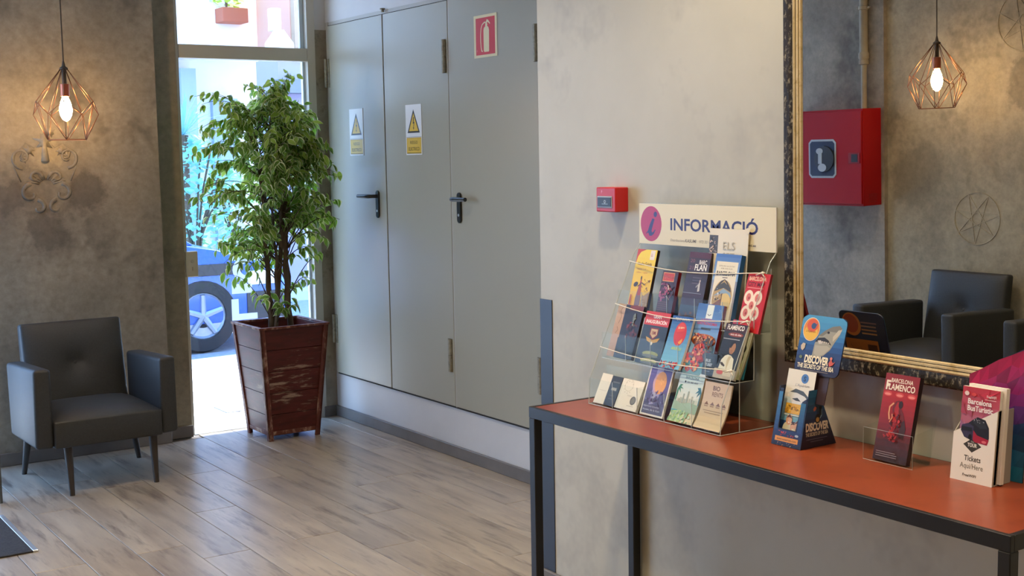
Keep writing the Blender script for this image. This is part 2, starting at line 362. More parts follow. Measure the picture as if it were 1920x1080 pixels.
fl = struct(MB().box(LX - .1, RX + .1, -3.1, 6.62, -0.05, -0.006).build('floor', 'wood_base'))
PW, PL = 0.19, 1.28
_full = MB().box(0, PW - .0025, 0, PL - .003, -0.006, 0).mesh('plank', 'plank_wood', bevel=0.0012, seg=1)
rg = random.Random(3); x = LX; row = 0
while x < RX - .01:
    x1 = min(x + PW, RX - .002); ymin = 3.47 if x > NX - .05 else 0.2
    y = ymin - rg.random() * PL if ymin < 1 else 3.2 - rg.random() * .9
    while y < 6.62:
        a, b = max(y, ymin + .001), min(y + PL, 6.655 if x > 2.34 else (6.595 if x > 2.2 else FY))
        if b - a > .05:
            if x1 - x > PW - .001 and b - a > PL - .001:
                o = link_mesh('plank', _full, fl); o.location = (x, y, 0)
            else:
                o = MB().box(0, x1 - x - .0025, 0, b - a - .003, -0.006, 0).build('plank', 'plank_wood', bevel=0.0012, seg=1); o.location = (x, a, 0); attach(o, fl)
        y += PL
    x += PW; row += 1
struct(MB().box(LX - .1, RX + .1, -3.1, 6.80, CZ, CZ + .1).build('ceiling', 'ceiling_white'))
wr = struct(MB().box(RX, RX + .15, 3.3, 6.75, -.05, CZ).build('wall_right', 'plaster_white'))
struct(MB().box(NX, RX, -3.1, 3.47, -.05, CZ).build('wall_near', 'plaster_pale'))
struct(MB().box(LX - .1, NX, -3.2, -3.1, -.05, CZ).build('wall_back', 'plaster_pale'))
wl = struct(MB().box(LX - .12, LX, -3.1, 5.86, -.05, CZ).build('wall_left', 'plaster_opposite'))
struct(MB().box(LX, LX + .03, 4.815, 5.78, -.0, CZ).build('wall_pier', 'plaster_aged'))
wf = struct(MB().box(1.175, 2.185, FY, 6.80, -.0, CZ).build('wall_far', 'plaster_aged'))
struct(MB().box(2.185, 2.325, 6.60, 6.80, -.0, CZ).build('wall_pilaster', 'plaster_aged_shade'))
struct(MB().box(3.15, RX, 6.625, 6.80, 0.0, 2.245).build('wall_corner', 'plaster_concrete'))
struct(MB().box(3.15, RX, 6.63, 6.80, 2.245, CZ).box(2.325, 3.15, 6.63, 6.80, 2.62, CZ).build('wall_header', 'plaster_white'))
bd = dict(bevel=.003, seg=1)
struct(MB().box(RX - .014, RX, 3.47, 6.625, 0, .062).build('baseboard_right', 'baseboard_grey', **bd))
struct(MB().box(3.135, RX - .014, 6.611, 6.625, 0, .062).build('baseboard_corner', 'baseboard_grey', **bd))
struct(MB().box(NX - .014, NX, -3.1, 3.482, 0, .066).box(NX, RX, 3.47, 3.482, 0, .066).build('baseboard_near', 'baseboard_grey', **bd))
struct(MB().box(1.175, 2.185, FY - .014, FY, 0, .066).build('baseboard_far', 'baseboard_grey', **bd))
struct(MB().box(2.185, 2.33, 6.586, 6.60, 0, .066).build('baseboard_pilaster', 'baseboard_grey', **bd))
struct(MB().box(LX, LX + .014, -3.1, 4.80, 0, .066).build('baseboard_left', 'baseboard_grey', **bd))
# metal corner guard on the near wall
struct(MB().box(NX - .003, NX, 3.405, 3.473, .066, 1.017).box(NX, NX + .05, 3.47, 3.473, .066, 1.017).build('trim_1', 'dark_guard'))

# low plaster relief on the far wall: scrolls and leaf sprays
def scroll(mb, cx, cz, r, turns, a0, sgn, y, rad):
    P = []
    for i in range(18):
        t = i / 17; a = a0 + sgn * turns * 2 * math.pi * t; q = r * (1 - .78 * t); P.append((cx + q * math.cos(a), y, cz + q * math.sin(a)))
    mb.tube(P, [2.0 * rad * (1 - .4 * i / 17) for i in range(18)], 5)
mb = MB(); y = FY + .001; cx, cz = 1.605, 1.42
for s_ in (1, -1):
    scroll(mb, cx + s_ * .075, cz - .06, .05, .8, math.pi / 2 if s_ > 0 else math.pi / 2, -s_, y, .006)
    scroll(mb, cx + s_ * .11, cz + .12, .055, 1.1, -math.pi / 2, s_, y, .0045)
    scroll(mb, cx + s_ * .05, cz + .02, .035, .9, 0 if s_ < 0 else math.pi, -s_, y, .005)
    scroll(mb, cx + s_ * .045, cz - .13, .04, .7, math.pi / 2, s_, y, .006)
    for k in range(5):
        a = math.radians(90 - s_ * (12 + k * 15)); mb.tube([(cx + .035 * math.cos(a), y, cz - .02 + .03 * math.sin(a)), (cx + .1 * math.cos(a), y, cz - .02 + .075 * math.sin(a))], [.007, .003], 5)
    for k in range(4):
        a = math.radians(70 + s_ * k * 40); c2 = (cx + s_ * .115, cz + .12); mb.tube([(c2[0], y, c2[1]), (c2[0] + .035 * math.cos(a), y, c2[1] + .035 * math.sin(a))], [.008, .003], 5)
    mb.tube([(cx + s_ * .02, y, cz + .2), (cx + s_ * .05, y, cz + .17), (cx + s_ * .09, y, cz + .19), (cx + s_ * .14, y, cz + .14), (cx + s_ * .15, y, cz + .07), (cx + s_ * .12, y, cz)], .0045, 5)
mb.tube([(cx, y, cz + .24), (cx, y, cz + .1)], [.004, .022], 6)
for (sx_, sz_, rr_, k0) in ((0, .20, .050, .2), (-.075, .155, .030, .9), (.08, .15, .026, .4), (.03, .245, .03, 1.4)):
    st = []
    for i in range(14):
        a = k0 + i * math.pi / 7; q_ = rr_ * (1.0 if i % 2 == 0 else .5) * (1 + .25 * math.sin(5 * a)); st.append((cx + sx_ + q_ * math.cos(a), cz + sz_ + q_ * math.sin(a)))
    mb.prism(st, 'y', y - .004, y)
mb.build('plaster_relief', 'plaster_aged', wf, smooth='all')
# drawn rosettes pressed into the opposite wall
def rosette(cy, cz, r):
    mb = MB(); x = LX + .0005
    def ringpts(r_): return [(x, cy + r_ * math.cos(i * math.pi / 24), cz + r_ * math.sin(i * math.pi / 24)) for i in range(49)]
    mb.tube(ringpts(r), .0045, 4); mb.tube(ringpts(r * .22), .004, 4)
    for k in range(7):
        a = k * 2 * math.pi / 7 + .3; b = a + 3 * 2 * math.pi / 7
        mb.tube([(x, cy + r * math.cos(a), cz + r * math.sin(a)), (x, cy + r * math.cos(b), cz + r * math.sin(b))], .0035, 4)
    mb.build('plaster_rosette', 'plaster_opposite', wl)
rosette(4.216, 1.022, .142); rosette(3.93, 2.06, .16); rosette(5.28, 2.25, .14)

# ------------------------------------------------------------------ glass street door with transom (door_1)
d1 = empty('door_1', (2.7, 6.65, 0), kind='structure')
MB().box(2.322, 2.348, 6.62, 6.68, 0, 2.62).build('frame_post', 'alu', d1, bevel=.003)
MB().box(3.10, 3.15, 6.615, 6.68, 0, 2.62).build('frame_post', 'alu', d1, bevel=.003)
MB().box(2.348, 3.10, 6.615, 6.685, 2.063, 2.137).build('transom_bar', 'alu', d1, bevel=.004)
MB().box(2.348, 3.10, 6.62, 6.68, 2.56, 2.62).build('frame_head', 'alu', d1, bevel=.003)
MB().box(3.085, 3.10, 6.655, 6.68, 0, 2.063).box(3.075, 3.10, 6.655, 6.68, 2.137, 2.56).build('glazing_strip', 'alu_white', d1)
MB().box(2.345, 3.103, 6.646, 6.654, 0.004, 2.063).build('pane', 'window_glass', d1)
MB().box(2.345, 3.103, 6.646, 6.654, 2.137, 2.56).build('pane', 'window_glass', d1)
lk = MB().box(2.335, 2.405, 6.612, 6.645, .88, 1.02).build('lock_box', 'alu', d1, bevel=.004)
MB().lathe([(.009, 6.612), (.009, 6.609), (.006, 6.608)], (2.372, 0, .965), 12, 'y').box(2.369, 2.375, 6.606, 6.612, .915, .935).build('keyhole', 'door_frame', lk)
MB().box(2.345, 3.10, 6.62, 6.70, -.004, .004).build('threshold', 'steel', d1)
# vinyl letters on the glass, running up the pane
L = Art(.4, .8); g = 'c9d2e2'
L.rect(.00, .00, .042, .12, g).rect(.042, .00, .11, .035, g)                       # L
L.rect(.005, .15, .12, .055, g)
P = [(.125 + .125 * math.cos(math.radians(a)) * .9, .285 + .08 * math.sin(math.radians(a))) for a in range(90, 271, 15)]
P += [(.125 + .075 * math.cos(math.radians(a)) * .9, .285 + .042 * math.sin(math.radians(a))) for a in range(270, 89, -15)]
L.poly(P, g)
L.rect(.0, .335, .125, .036, g).rect(.0, .44, .125, .034, g).poly([(.03, .44), (.075, .44), (.125, .371), (.08, .371)], g)
L.poly([(.0, .57), (.11, .62), (.11, .66), (-.002, .585)], g).poly([(.0, .59), (.11, .535), (.11, .50), (-.002, .565)], g)
L.rect(.15, .20, .10, .022, g).rect(.15, .26, .022, .09, g).rect(.15, .37, .075, .022, g).rect(.21, .40, .05, .03, g)
L.build('lettering', d1, frame_m((2.60, 6.6455, .615), (1, 0, 0), (0, 0, 1)), mat_name='vinyl_print')

# recessed glass entrance to the left of the far wall (daylight comes in here)
en = empty('door_2', (0.05, 5.84, 0), kind='structure')
for xx in (LX, .02, 1.09): MB().box(xx, xx + .045, 5.80, 5.86, 0, 2.5).build('frame_post', 'alu', en, bevel=.003)
MB().box(LX, 1.135, 5.80, 5.86, 2.5, 2.56).build('frame_head', 'alu', en, bevel=.003)
for xa, xb in ((LX + .045, .02), (.065, 1.09)): MB().box(xa, xb, 5.826, 5.834, .01, 2.5).build('pane', 'window_glass', en)
MB().box(1.150, 1.160, 5.80, 6.79, .004, 2.5).build('side_pane', 'window_glass', en)
MB().box(1.149, 1.161, 5.794, 5.80, .004, 2.5).build('pane_edge', 'glass_edge', en)
struct(MB().box(LX, 1.175, 5.79, 6.80, 2.56, CZ).build('wall_porch', 'plaster_white'))

# ------------------------------------------------------------------ service doors on the right wall
DX = 3.21
def hinge(parent, y, z0, z1, side):
    h = MB().lathe([(.011, z0), (.011, (z0 + z1) / 2 - .002)], (DX - .008, y, 0), 12).lathe([(.011, (z0 + z1) / 2 + .002), (.011, z1)], (DX - .008, y, 0), 12).lathe([(.006, z0), (.006, z1)], (DX - .008, y, 0), 8)
    h.box(DX - .004, DX + .01, y, y + side * .028, z0, z1)
    h.build('hinge', 'hinge_metal', parent, smooth=40)
def handle(parent, y, side):
    mb = MB(); n = 12
    poly = [(y + .017 * math.cos(t), 1.318 + .017 * math.sin(t)) for t in [math.pi * i / n for i in range(n + 1)]] + [(y + .017 * math.cos(t), 1.203 + .017 * math.sin(t)) for t in [math.pi + math.pi * i / n for i in range(n + 1)]]
    mb.prism(poly, 'x', DX - .010, DX)
    h = mb.build('handle_plate', 'black_plastic', parent, bevel=.002, seg=1)
    MB().tube([(DX - .008, y, 1.304), (DX - .045, y, 1.304), (DX - .055, y + side * .012, 1.304), (DX - .057, y + side * .04, 1.304), (DX - .055, y + side * .135, 1.304)], [.010, .010, .0115, .0115, .010], 10).build('lever', 'black_plastic', h, smooth=50)
    MB().lathe([(.007, DX - .0115), (.007, DX - .009)], (0, y, 1.225), 12, 'x').build('lock_cylinder', 'steel', h)
DOORS = [('door_3', 5.925, 6.575), ('door_4', 5.262, 5.915), ('door_5', 4.495, 5.250)]
for i, (nm, y0, y1) in enumerate(DOORS):
    d = empty(nm, (DX, (y0 + y1) / 2, .265), kind='structure')
    MB().box(DX, RX, y0, y1, .265, 2.262).build('leaf', 'door_metal', d, bevel=.002, seg=1)
    hy, sd = ((6.590, -1), (5.288, 1), (4.512, 1))[i]
    hinge(d, hy, 1.916, 2.078, sd); hinge(d, hy, .440, .605, sd)
    if i == 0: handle(d, 6.015, 1)
    if i == 2: handle(d, 5.178, -1)
fr = MB().box(RX - .006, RX, 4.46, 6.62, 2.262, 2.285).box(RX - .012, RX, 6.578, 6.600, .255, 2.285).box(RX - .012, RX, 4.46, 4.492, .255, 2.285)
struct(fr.build('trim_2', 'door_frame'))
struct(MB().box(RX - .010, RX - .001, 4.49, 6.578, .256, 2.2655).build('trim_gap_shade', 'gap_shade'))  # dark sheet behind the leaves, painted shade for the gaps round them
struct(MB().box(DX + .002, RX - .008, 5.2505, 5.2600, .262, 2.265).build('trim_4', 'door_frame'))
struct(MB().lathe([(.008, 0), (.008, .012), (.014, .013), (.014, .02)], (DX - .004, 5.905, 2.272), 10).build('trim_5', 'hinge_metal'))

# ------------------------------------------------------------------ signs
def sign(name, label, y0, z0, art, group=None):
    o = MB().box(DX - .0022, DX - .0002, y0 - art.w, y0, z0, z0 + art.h).build(name, 'paper_white')
    tag(o, label, 'sign', group); art.build('printed_face', o, frame_m((DX - .0023, y0, z0), (0, -1, 0), (0, 0, 1)), mat_name='print'); return o
A = Art(.195, .195); A.rect(0, 0, .195, .195, 'e3d5a6').rect(.017, .012, .162, .170, 'c9202a')
cr_ = 'e3d5a6'
A.poly([(.083, .03), (.089, .024), (.126, .024), (.128, .03), (.130, .122), (.126, .134), (.118, .140), (.097, .140), (.086, .134), (.083, .122)], cr_)
A.poly([(.098, .14), (.116, .14), (.114, .156), (.100, .156)], cr_).poly([(.100, .153), (.112, .172), (.124, .168), (.140, .152), (.137, .148), (.122, .158), (.112, .158), (.118, .146), (.104, .146)], cr_)
A.line([(.102, .160), (.088, .158), (.072, .150), (.062, .132), (.058, .105), (.058, .075), (.060, .050), (.066, .030), (.074, .028)], .006, cr_)
A.text('S', .024, .028, .010, 'e8a090')
sign('fire_extinguisher_sign', 'square red fire extinguisher sign with cream border on the widest grey door', 5.019, 1.965, A)
def warn():
    A = Art(.162, .256); A.rect(0, 0, .162, .256, 'e6e6e2').rect(.006, .006, .150, .082, 'c9a02a').rect(.010, .010, .142, .074, 'dcb83e').rect(.004, .090, .154, .002, '8a8a86')
    A.poly([(.018, .112), (.144, .112), (.081, .232)], '2a2620').poly([(.033, .121), (.129, .121), (.081, .212)], 'e0b838')
    A.poly([(.079, .192), (.087, .192), (.083, .166), (.091, .168), (.083, .138), (.088, .139), (.080, .126), (.075, .141), (.079, .140), (.083, .160), (.074, .158)], '2a2620')
    A.text('RIESGO', .081, .056, .016, '6d5a20', w=.075, al='c', bold=.01).text('ELECTRICO', .081, .022, .018, '5d4c1c', w=.112, al='c', bold=.01)
    A.rect(.010, .008, .142, .003, '7a6420'); return A
sign('electric_warning_sign', 'white and yellow electric hazard sign on the door beside the ficus', 6.328, 1.526, warn(), 'electric hazard signs')
sign('electric_warning_sign', 'white and yellow electric hazard sign on the middle grey door', 5.690, 1.522, warn(), 'electric hazard signs')

# ------------------------------------------------------------------ fire alarm call point on the near wall
fa = MB().box(NX - .052, NX, 2.997, 3.092, 1.327, 1.403).build('fire_alarm_box', 'red_plastic', bevel=.003)
tag(fa, 'small red fire alarm call point on the pale wall above the brochures', 'alarm')
MB().box(NX - .054, NX - .0522, 3.012, 3.085, 1.340, 1.376).build('window_frame', 'reel_grey', fa, bevel=.0006, seg=1)
MB().box(NX - .0556, NX - .0541, 3.016, 3.081, 1.344, 1.372).build('glass_plate', 'reel_black', fa)
A = Art(.095, .076); A.text('F', .026, .058, .009, 'f0a0a0', bold=.02); A.build('lettering', fa, frame_m((NX - .0523, 3.092, 1.327), (0, -1, 0), (0, 0, 1)))
A = Art(.095, .076); A.ring(.047, .032, .003, .005, 'b8c0c4').rect(.032, .024, .030, .002, 'a8b0b4').rect(.046, .025, .002, .005, 'a8b0b4'); A.build('pictogram', fa, frame_m((NX - .0557, 3.092, 1.327), (0, -1, 0), (0, 0, 1)))

# ------------------------------------------------------------------ console table
TZ = .771; TX0, TX1, TY0, TY1 = 2.062, 2.462, 1.378, 2.968
tb = empty('console_table', ((TX0 + TX1) / 2, (TY0 + TY1) / 2, 0), label='long black metal console table with rust red top under the mirror', cat='table')
MB().box(TX0 + .012, TX1 - .004, TY0 + .012, TY1 - .012, TZ - .014, TZ).build('table_top', 'table_red', tb, bevel=.0015, seg=1)
k = .03
MB().box(TX0, TX0 + .0125, TY0, TY1, TZ - .032, TZ + .001).build('frame_rail', 'black_metal', tb, bevel=.001, seg=1)
MB().box(TX1 - .0045, TX1, TY0, TY1, TZ - .032, TZ - .0005).build('frame_rail', 'black_metal', tb, bevel=.001, seg=1)
MB().box(TX0 + .0125, TX1 - .0045, TY1 - .0125, TY1, TZ - .032, TZ + .001).build('frame_rail', 'black_metal', tb, bevel=.001, seg=1)
MB().box(TX0 + .0125, TX1 - .0045, TY0, TY0 + .0125, TZ - .032, TZ + .001).build('frame_rail', 'black_metal', tb, bevel=.001, seg=1)
for xx in (TX0, TX1 - .028):
    for yy in (TY0, TY1 - .028): MB().box(xx, xx + .028, yy, yy + .028, 0, TZ - .032).build('leg', 'black_metal', tb, bevel=.002, seg=1)

# ------------------------------------------------------------------ mirror
MT = math.radians(.85); MY0, MY1, MZ0, MZ1 = .85, 2.309, .950, 2.55
mr_ = empty('wall_mirror', (2.44, 1.6, MZ0), label='large mirror in a worn black and gold frame leaning on the wall above the table', cat='mirror')
mr_.matrix_basis = Matrix.Translation((2.44, 1.6, MZ0)) @ Matrix.Rotation(-MT, 4, 'Y')
def mpart(mb, name, m, **kw):
    o = link_mesh(name, mb.mesh(name, m, **kw)); o.parent = mr_; return o
a0, a1, h1 = MY0 - 1.6, MY1 - 1.6, MZ1 - MZ0
def rail(prof, name, m):
    """a moulding: profile in (distance from outer edge, x) swept round the frame as four mitred rails"""
    out = []
    cs = lambda d: [(a0 + d, d), (a1 - d, d), (a1 - d, h1 - d), (a0 + d, h1 - d)]
    for e in range(4):
        v = []; n = len(prof)
        for d, x in prof: c = cs(d)[e]; v.append((x, c[0], c[1]))
        for d, x in prof: c = cs(d)[(e + 1) % 4]; v.append((x, c[0], c[1]))
        f = [(i, (i + 1) % n, n + (i + 1) % n, n + i) for i in range(n)] + [tuple(range(n)), tuple(range(2 * n - 1, n - 1, -1))]
        out.append(mpart(MB().add(v, f), name, m, smooth=35))
    return out
rail([(0, .018), (0, -.006), (.005, -.010), (.022, -.0095), (.034, -.006), (.034, .018)], 'outer_rail', 'frame_black')
rail([(.034, .018), (.034, -.008), (.038, -.010), (.0425, -.008), (.0425, .018)], 'inner_rail', 'frame_gold')
rail([(.0425, .018), (.0425, -.005), (.0448, -.005), (.0448, .018)], 'groove_line', 'frame_black')
rail([(.0448, .018), (.0448, -.007), (.049, -.007), (.0515, -.0055), (.0515, .018)], 'inner_rail', 'frame_gold')
rail([(.0515, .018), (.0515, -.003), (.0535, -.003), (.0535, .018)], 'groove_line', 'frame_black')
rail([(.0535, .018), (.0535, -.005), (.0575, -.0045), (.060, -.0006), (.060, .018)], 'inner_rail', 'frame_gold')
mpart(MB().box(0, .006, a0 + .058, a1 - .058, .058, h1 - .058), 'mirror_pane', 'mirror_glass')
mpart(MB().box(.006, .012, a0 + .03, a1 - .03, .03, h1 - .03), 'backing_board', 'leg_wood')

# ------------------------------------------------------------------ armchairs
def make_chair():
    t = empty('armchair')
    # seat cushion, softly domed: front at -y
    def cushion(x0, x1, y0, y1, z0, z1, bulge, nx=8, ny=8):
        mb = MB(); top = []; 
        for j in range(ny + 1):
            for i in range(nx + 1):
                u, v = i / nx, j / ny; e = (1 - (2 * u - 1) ** 4) * (1 - (2 * v - 1) ** 4)
                top.append((x0 + (x1 - x0) * u, y0 + (y1 - y0) * v, z1 - .018 + .018 * e ** .5 + bulge * e))
        f = [(j * (nx + 1) + i, j * (nx + 1) + i + 1, (j + 1) * (nx + 1) + i + 1, (j + 1) * (nx + 1) + i) for j in range(ny) for i in range(nx)]
        n = len(top); rim = [i for i in range(nx + 1)] + [(j + 1) * (nx + 1) - 1 for j in range(1, ny + 1)] + [ny * (nx + 1) + i for i in range(nx - 1, -1, -1)] + [j * (nx + 1) for j in range(ny - 1, 0, -1)]
        bot = [(top[i][0], top[i][1], z0) for i in rim]
        f += [(rim[i], n + i, n + (i + 1) % len(rim), rim[(i + 1) % len(rim)]) for i in range(len(rim))] + [tuple(range(n, n + len(bot)))]
        return mb.add(top + bot, f)
    cushion(-.245, .245, -.315, .17, .235, .375, .02).build('seat', 'fabric_grey', t, smooth=60, bevel=.008)
    # arms
    for s in (-1, 1):
        xi, xo = s * .245, s * .325
        lo = [(xi, -.300, .235), (xo, -.300, .240), (xo - s * .004, .20, .225), (xi, .20, .225)]; hi = [(xi, -.305, .598), (xo - s * .004, -.305, .600), (xo, .21, .572), (xi, .21, .572)]
        if s < 0: lo, hi = lo[::-1], hi[::-1]
        MB().hexa(lo, hi).build('armrest', 'fabric_grey', t, bevel=.016, seg=3, smooth=60)
    # back: leaning panel with a button pinch
    mb = MB(); nx, nz = 14, 10; F = []; B_ = []
    for j in range(nz + 1):
        for i in range(nx + 1):
            u, v = i / nx, j / nz; x = -.243 + .486 * u; z = .25 + .49 * v; yl = .165 + (.10 * v)
            e = ((1 - (2 * u - 1) ** 6) * (1 - (2 * v - 1) ** 6)); r2 = ((x) / .05) ** 2 + ((z - .535) / .04) ** 2
            F.append((x, yl - .022 * e + .026 * math.exp(-r2), z)); B_.append((x, yl + .085 - .03 * v, z - .006 * v))
    n = len(F); idx = lambda i, j: j * (nx + 1) + i
    f = [(idx(i, j), idx(i + 1, j), idx(i + 1, j + 1), idx(i, j + 1)) for j in range(nz) for i in range(nx)]
    f += [(n + idx(i, j + 1), n + idx(i + 1, j + 1), n + idx(i + 1, j), n + idx(i, j)) for j in range(nz) for i in range(nx)]
    for i in range(nx): f += [(idx(i, nz), idx(i + 1, nz), n + idx(i + 1, nz), n + idx(i, nz)), (n + idx(i, 0), n + idx(i + 1, 0), idx(i + 1, 0), idx(i, 0))]
    for j in range(nz): f += [(idx(0, j + 1), n + idx(0, j + 1), n + idx(0, j), idx(0, j)), (idx(nx, j), n + idx(nx, j), n + idx(nx, j + 1), idx(nx, j + 1))]
    mb.add(F + B_, f).build('backrest', 'fabric_grey', t, smooth=60, bevel=.014, seg=3)
    MB().lathe([(.001, -.008), (.009, -.006), (.012, 0), (.009, .005)], (0, .228, .535), 12, 'y').build('button', 'fabric_grey', t, smooth='all')
    for (tx, ty, bx, by) in ((-.175, -.25, -.168, -.258), (.215, -.25, .222, -.256), (-.24, .20, -.250, .300), (.25, .20, .312, .290)):
        MB().tube([(tx, ty, .245), (bx, by, 0)], [.021, .012], 10).build('leg', 'leg_wood', t, smooth=50)
    return t
CHG = 'grey fabric armchairs'
ch = make_chair(); tag(ch, 'dark grey fabric armchair with tapered legs against the aged wall left of the glass door', 'armchair', CHG)
pl_ch = lambda o, x, y, r: (setattr(o, 'location', (x, y, 0)), setattr(o, 'rotation_euler', (0, 0, r)))
c2 = copy_tree(ch); tag(c2, 'dark grey armchair seen whole in the mirror below the reflected pendant lamp'); pl_ch(c2, -.69, 4.20, math.pi / 2)
c3 = copy_tree(ch); tag(c3, 'dark grey armchair of which the mirror edge shows one arm'); pl_ch(c3, -.69, 3.28, math.pi / 2)
pl_ch(ch, 1.62, 6.005, 0)

# ------------------------------------------------------------------ pendant lamps
def make_pendant():
    t = empty('pendant_lamp'); zt, zA, zB, zb = .332, .178, .118, 0.0; RT, RM, RB = .017, .147, .098; n = 6; wr_ = .0019
    pt = lambda r, a, z: (r * math.cos(a), r * math.sin(a), z)
    A_ = [k * math.pi / 3 for k in range(n)]; B_ = [k * math.pi / 3 + math.pi / 6 for k in range(n)]
    mb = MB()
    for k in range(n):
        mb.tube([pt(RT, A_[k], zt), pt(RM, A_[k], zA)], wr_, 5); mb.tube([pt(RT, B_[k], zt), pt(RM, B_[k], zB)], wr_, 5)
        mb.tube([pt(RM, A_[k], zA), pt(RM, B_[k], zB)], wr_, 5); mb.tube([pt(RM, B_[k], zB), pt(RM, A_[(k + 1) % n], zA)], wr_, 5)
        mb.tube([pt(RM, A_[k], zA), pt(RB, A_[k], zb)], wr_, 5)
        mb.tube([pt(RM, B_[k], zB), pt(RB, A_[k], zb)], wr_, 5); mb.tube([pt(RM, B_[k], zB), pt(RB, A_[(k + 1) % n], zb)], wr_, 5)
    mb.build('wire_cage', 'copper', t, smooth='all')
    MB().tube([pt(RB, k * math.pi / 3, zb) for k in range(7)], .0022, 5).build('bottom_ring', 'copper', t)
    MB().lathe([(.004, .37), (.009, .345), (.019, .338), (.019, .330), (.010, .328), (.010, .262)], n=16).build('top_cap', 'cable', t, smooth=40)
    MB().lathe([(.010, .264), (.021, .262), (.021, .205), (.017, .203)], n=16).build('socket', 'socket_copper', t, smooth=40)
    prof = [(.013, .205), (.016, .195), (.024, .175), (.0295, .152), (.030, .135), (.026, .115), (.017, .097), (.006, .088), (.001, .087)]
    MB().lathe(prof, n=20).build('bulb', 'bulb_glow', t, smooth='all')
    MB().tube([(0, 0, .365), (0, 0, .6), (0, 0, CZ - 1.62)], .0032, 8).build('cable', 'cable', t)
    MB().lathe([(.045, CZ - 1.62), (.045, CZ - 1.64), (.01, CZ - 1.65)], n=20).build('ceiling_rose', 'cable', t, smooth=40)
    return t
p1 = make_pendant(); tag(p1, 'copper wire pendant lamp hanging over the armchair by the aged wall', 'lamp', 'copper wire pendant lamps')
p2 = copy_tree(p1); tag(p2, 'copper wire pendant lamp seen in the mirror beside the red cabinet')
p1.location = (1.620, 6.15, 1.62); p1.rotation_euler = (0, 0, .22); p2.location = (-.68, 4.195, 1.626); p2.rotation_euler = (0, 0, .5)

# ------------------------------------------------------------------ recessed ceiling lights
def downlight(x, y, w, label):
    t = empty('ceiling_spotlight', (x, y, CZ), label=label, cat='light', group='recessed ceiling lights')
    MB().lathe([(.055, CZ - .001), (.055, CZ - .006), (.042, CZ - .010), (.040, CZ - .004)], (x, y, 0), 20).build('trim_ring', 'spot_trim', t, smooth=40)
    MB().lathe([(.039, CZ - .003), (.039, CZ - .0045)], (x, y, 0), 20).build('lens', 'spot_glow', t)
    ld = bpy.data.lights.new('spot', 'SPOT'); ld.energy = w; ld.color = LAMP_COL; ld.spot_size = math.radians(125); ld.spot_blend = .7; ld.shadow_soft_size = .06
    lo = bpy.data.objects.new('spot_light', ld); COL.objects.link(lo); lo.location = (x, y, CZ - .03); attach(lo, t)
for x, y, w, lb in ((1.75, 2.35, 1.25, 'over the console table'), (1.75, .9, 1.0, 'over the right end of the console table'), (.35, 2.4, 1.0, 'over the middle of the hall'), (.2, .2, 1.0, 'over the spot the picture is taken from'), (1.7, 4.1, .9, 'over the floor before the wide grey door'), (.4, 4.3, .8, 'over the floor before the mirrored armchairs'), (1.7, -1.2, .8, 'at the back of the hall')):
    downlight(x, y, LAMP_W * w, 'small round recessed ceiling light ' + lb)

# ------------------------------------------------------------------ planter and ficus
PC = (2.757, 6.352); HB, HT, PH = .150, .200, .625
pt_ = empty('wooden_planter', (PC[0], PC[1], 0), label='tall tapered red-brown wooden planter with worn paint by the glass door', cat='planter')
def at_h(z): return HB + (HT - HB) * z / PH
def pc(sx, sy, z, inset=0.0):
    h = at_h(z) - inset; return (PC[0] + sx * h, PC[1] + sy * h, z)
SIDES = [((-1, -1), (1, -1)), ((1, -1), (1, 1)), ((1, 1), (-1, 1)), ((-1, 1), (-1, -1))]
NB = 5
for (a, b) in SIDES:
    for k_ in range(NB):
        z0 = .028 + k_ * (PH - .035) / NB; z1 = z0 + (PH - .035) / NB - .0025
        def q(s, z, ins): 
            o_ = pc(s[0], s[1], z, ins); return o_
        lo = [q(a, z0, .008), q(b, z0, .008), q(b, z0, .020), q(a, z0, .020)]; hi = [q(a, z1, .008), q(b, z1, .008), q(b, z1, .020), q(a, z1, .020)]
        MB().hexa(lo, hi).build('board', 'pot_worn', pt_, bevel=.0012, seg=1)
def strip(p0, p1, wv, tv, name='corner_post'):
    """a bar from p0 to p1 with width vector wv and depth vector tv"""
    p0, p1, wv, tv = Vector(p0), Vector(p1), Vector(wv), Vector(tv)
    MB().hexa([p0, p0 + wv, p0 + wv + tv, p0 + tv], [p1, p1 + wv, p1 + wv + tv, p1 + tv]).build(name, 'pot_edge', pt_, bevel=.002, seg=1)
for sx, sy in ((-1, -1), (1, -1), (1, 1), (-1, 1)):
    mb = MB()
    for dx_, dy_ in (((-sx) * .028, (-sy) * .012), ((-sx) * .012, (-sy) * .028)):
        a = Vector(pc(sx, sy, 0)); b = Vector(pc(sx, sy, PH - .012))
        w_ = Vector((dx_, 0, 0)); t_ = Vector((0, dy_, 0)); mb.hexa([a, a + w_, a + w_ + t_, a + t_], [b, b + w_, b + w_ + t_, b + t_])
    mb.build('corner_post', 'pot_edge', pt_, bevel=.0015, seg=1)
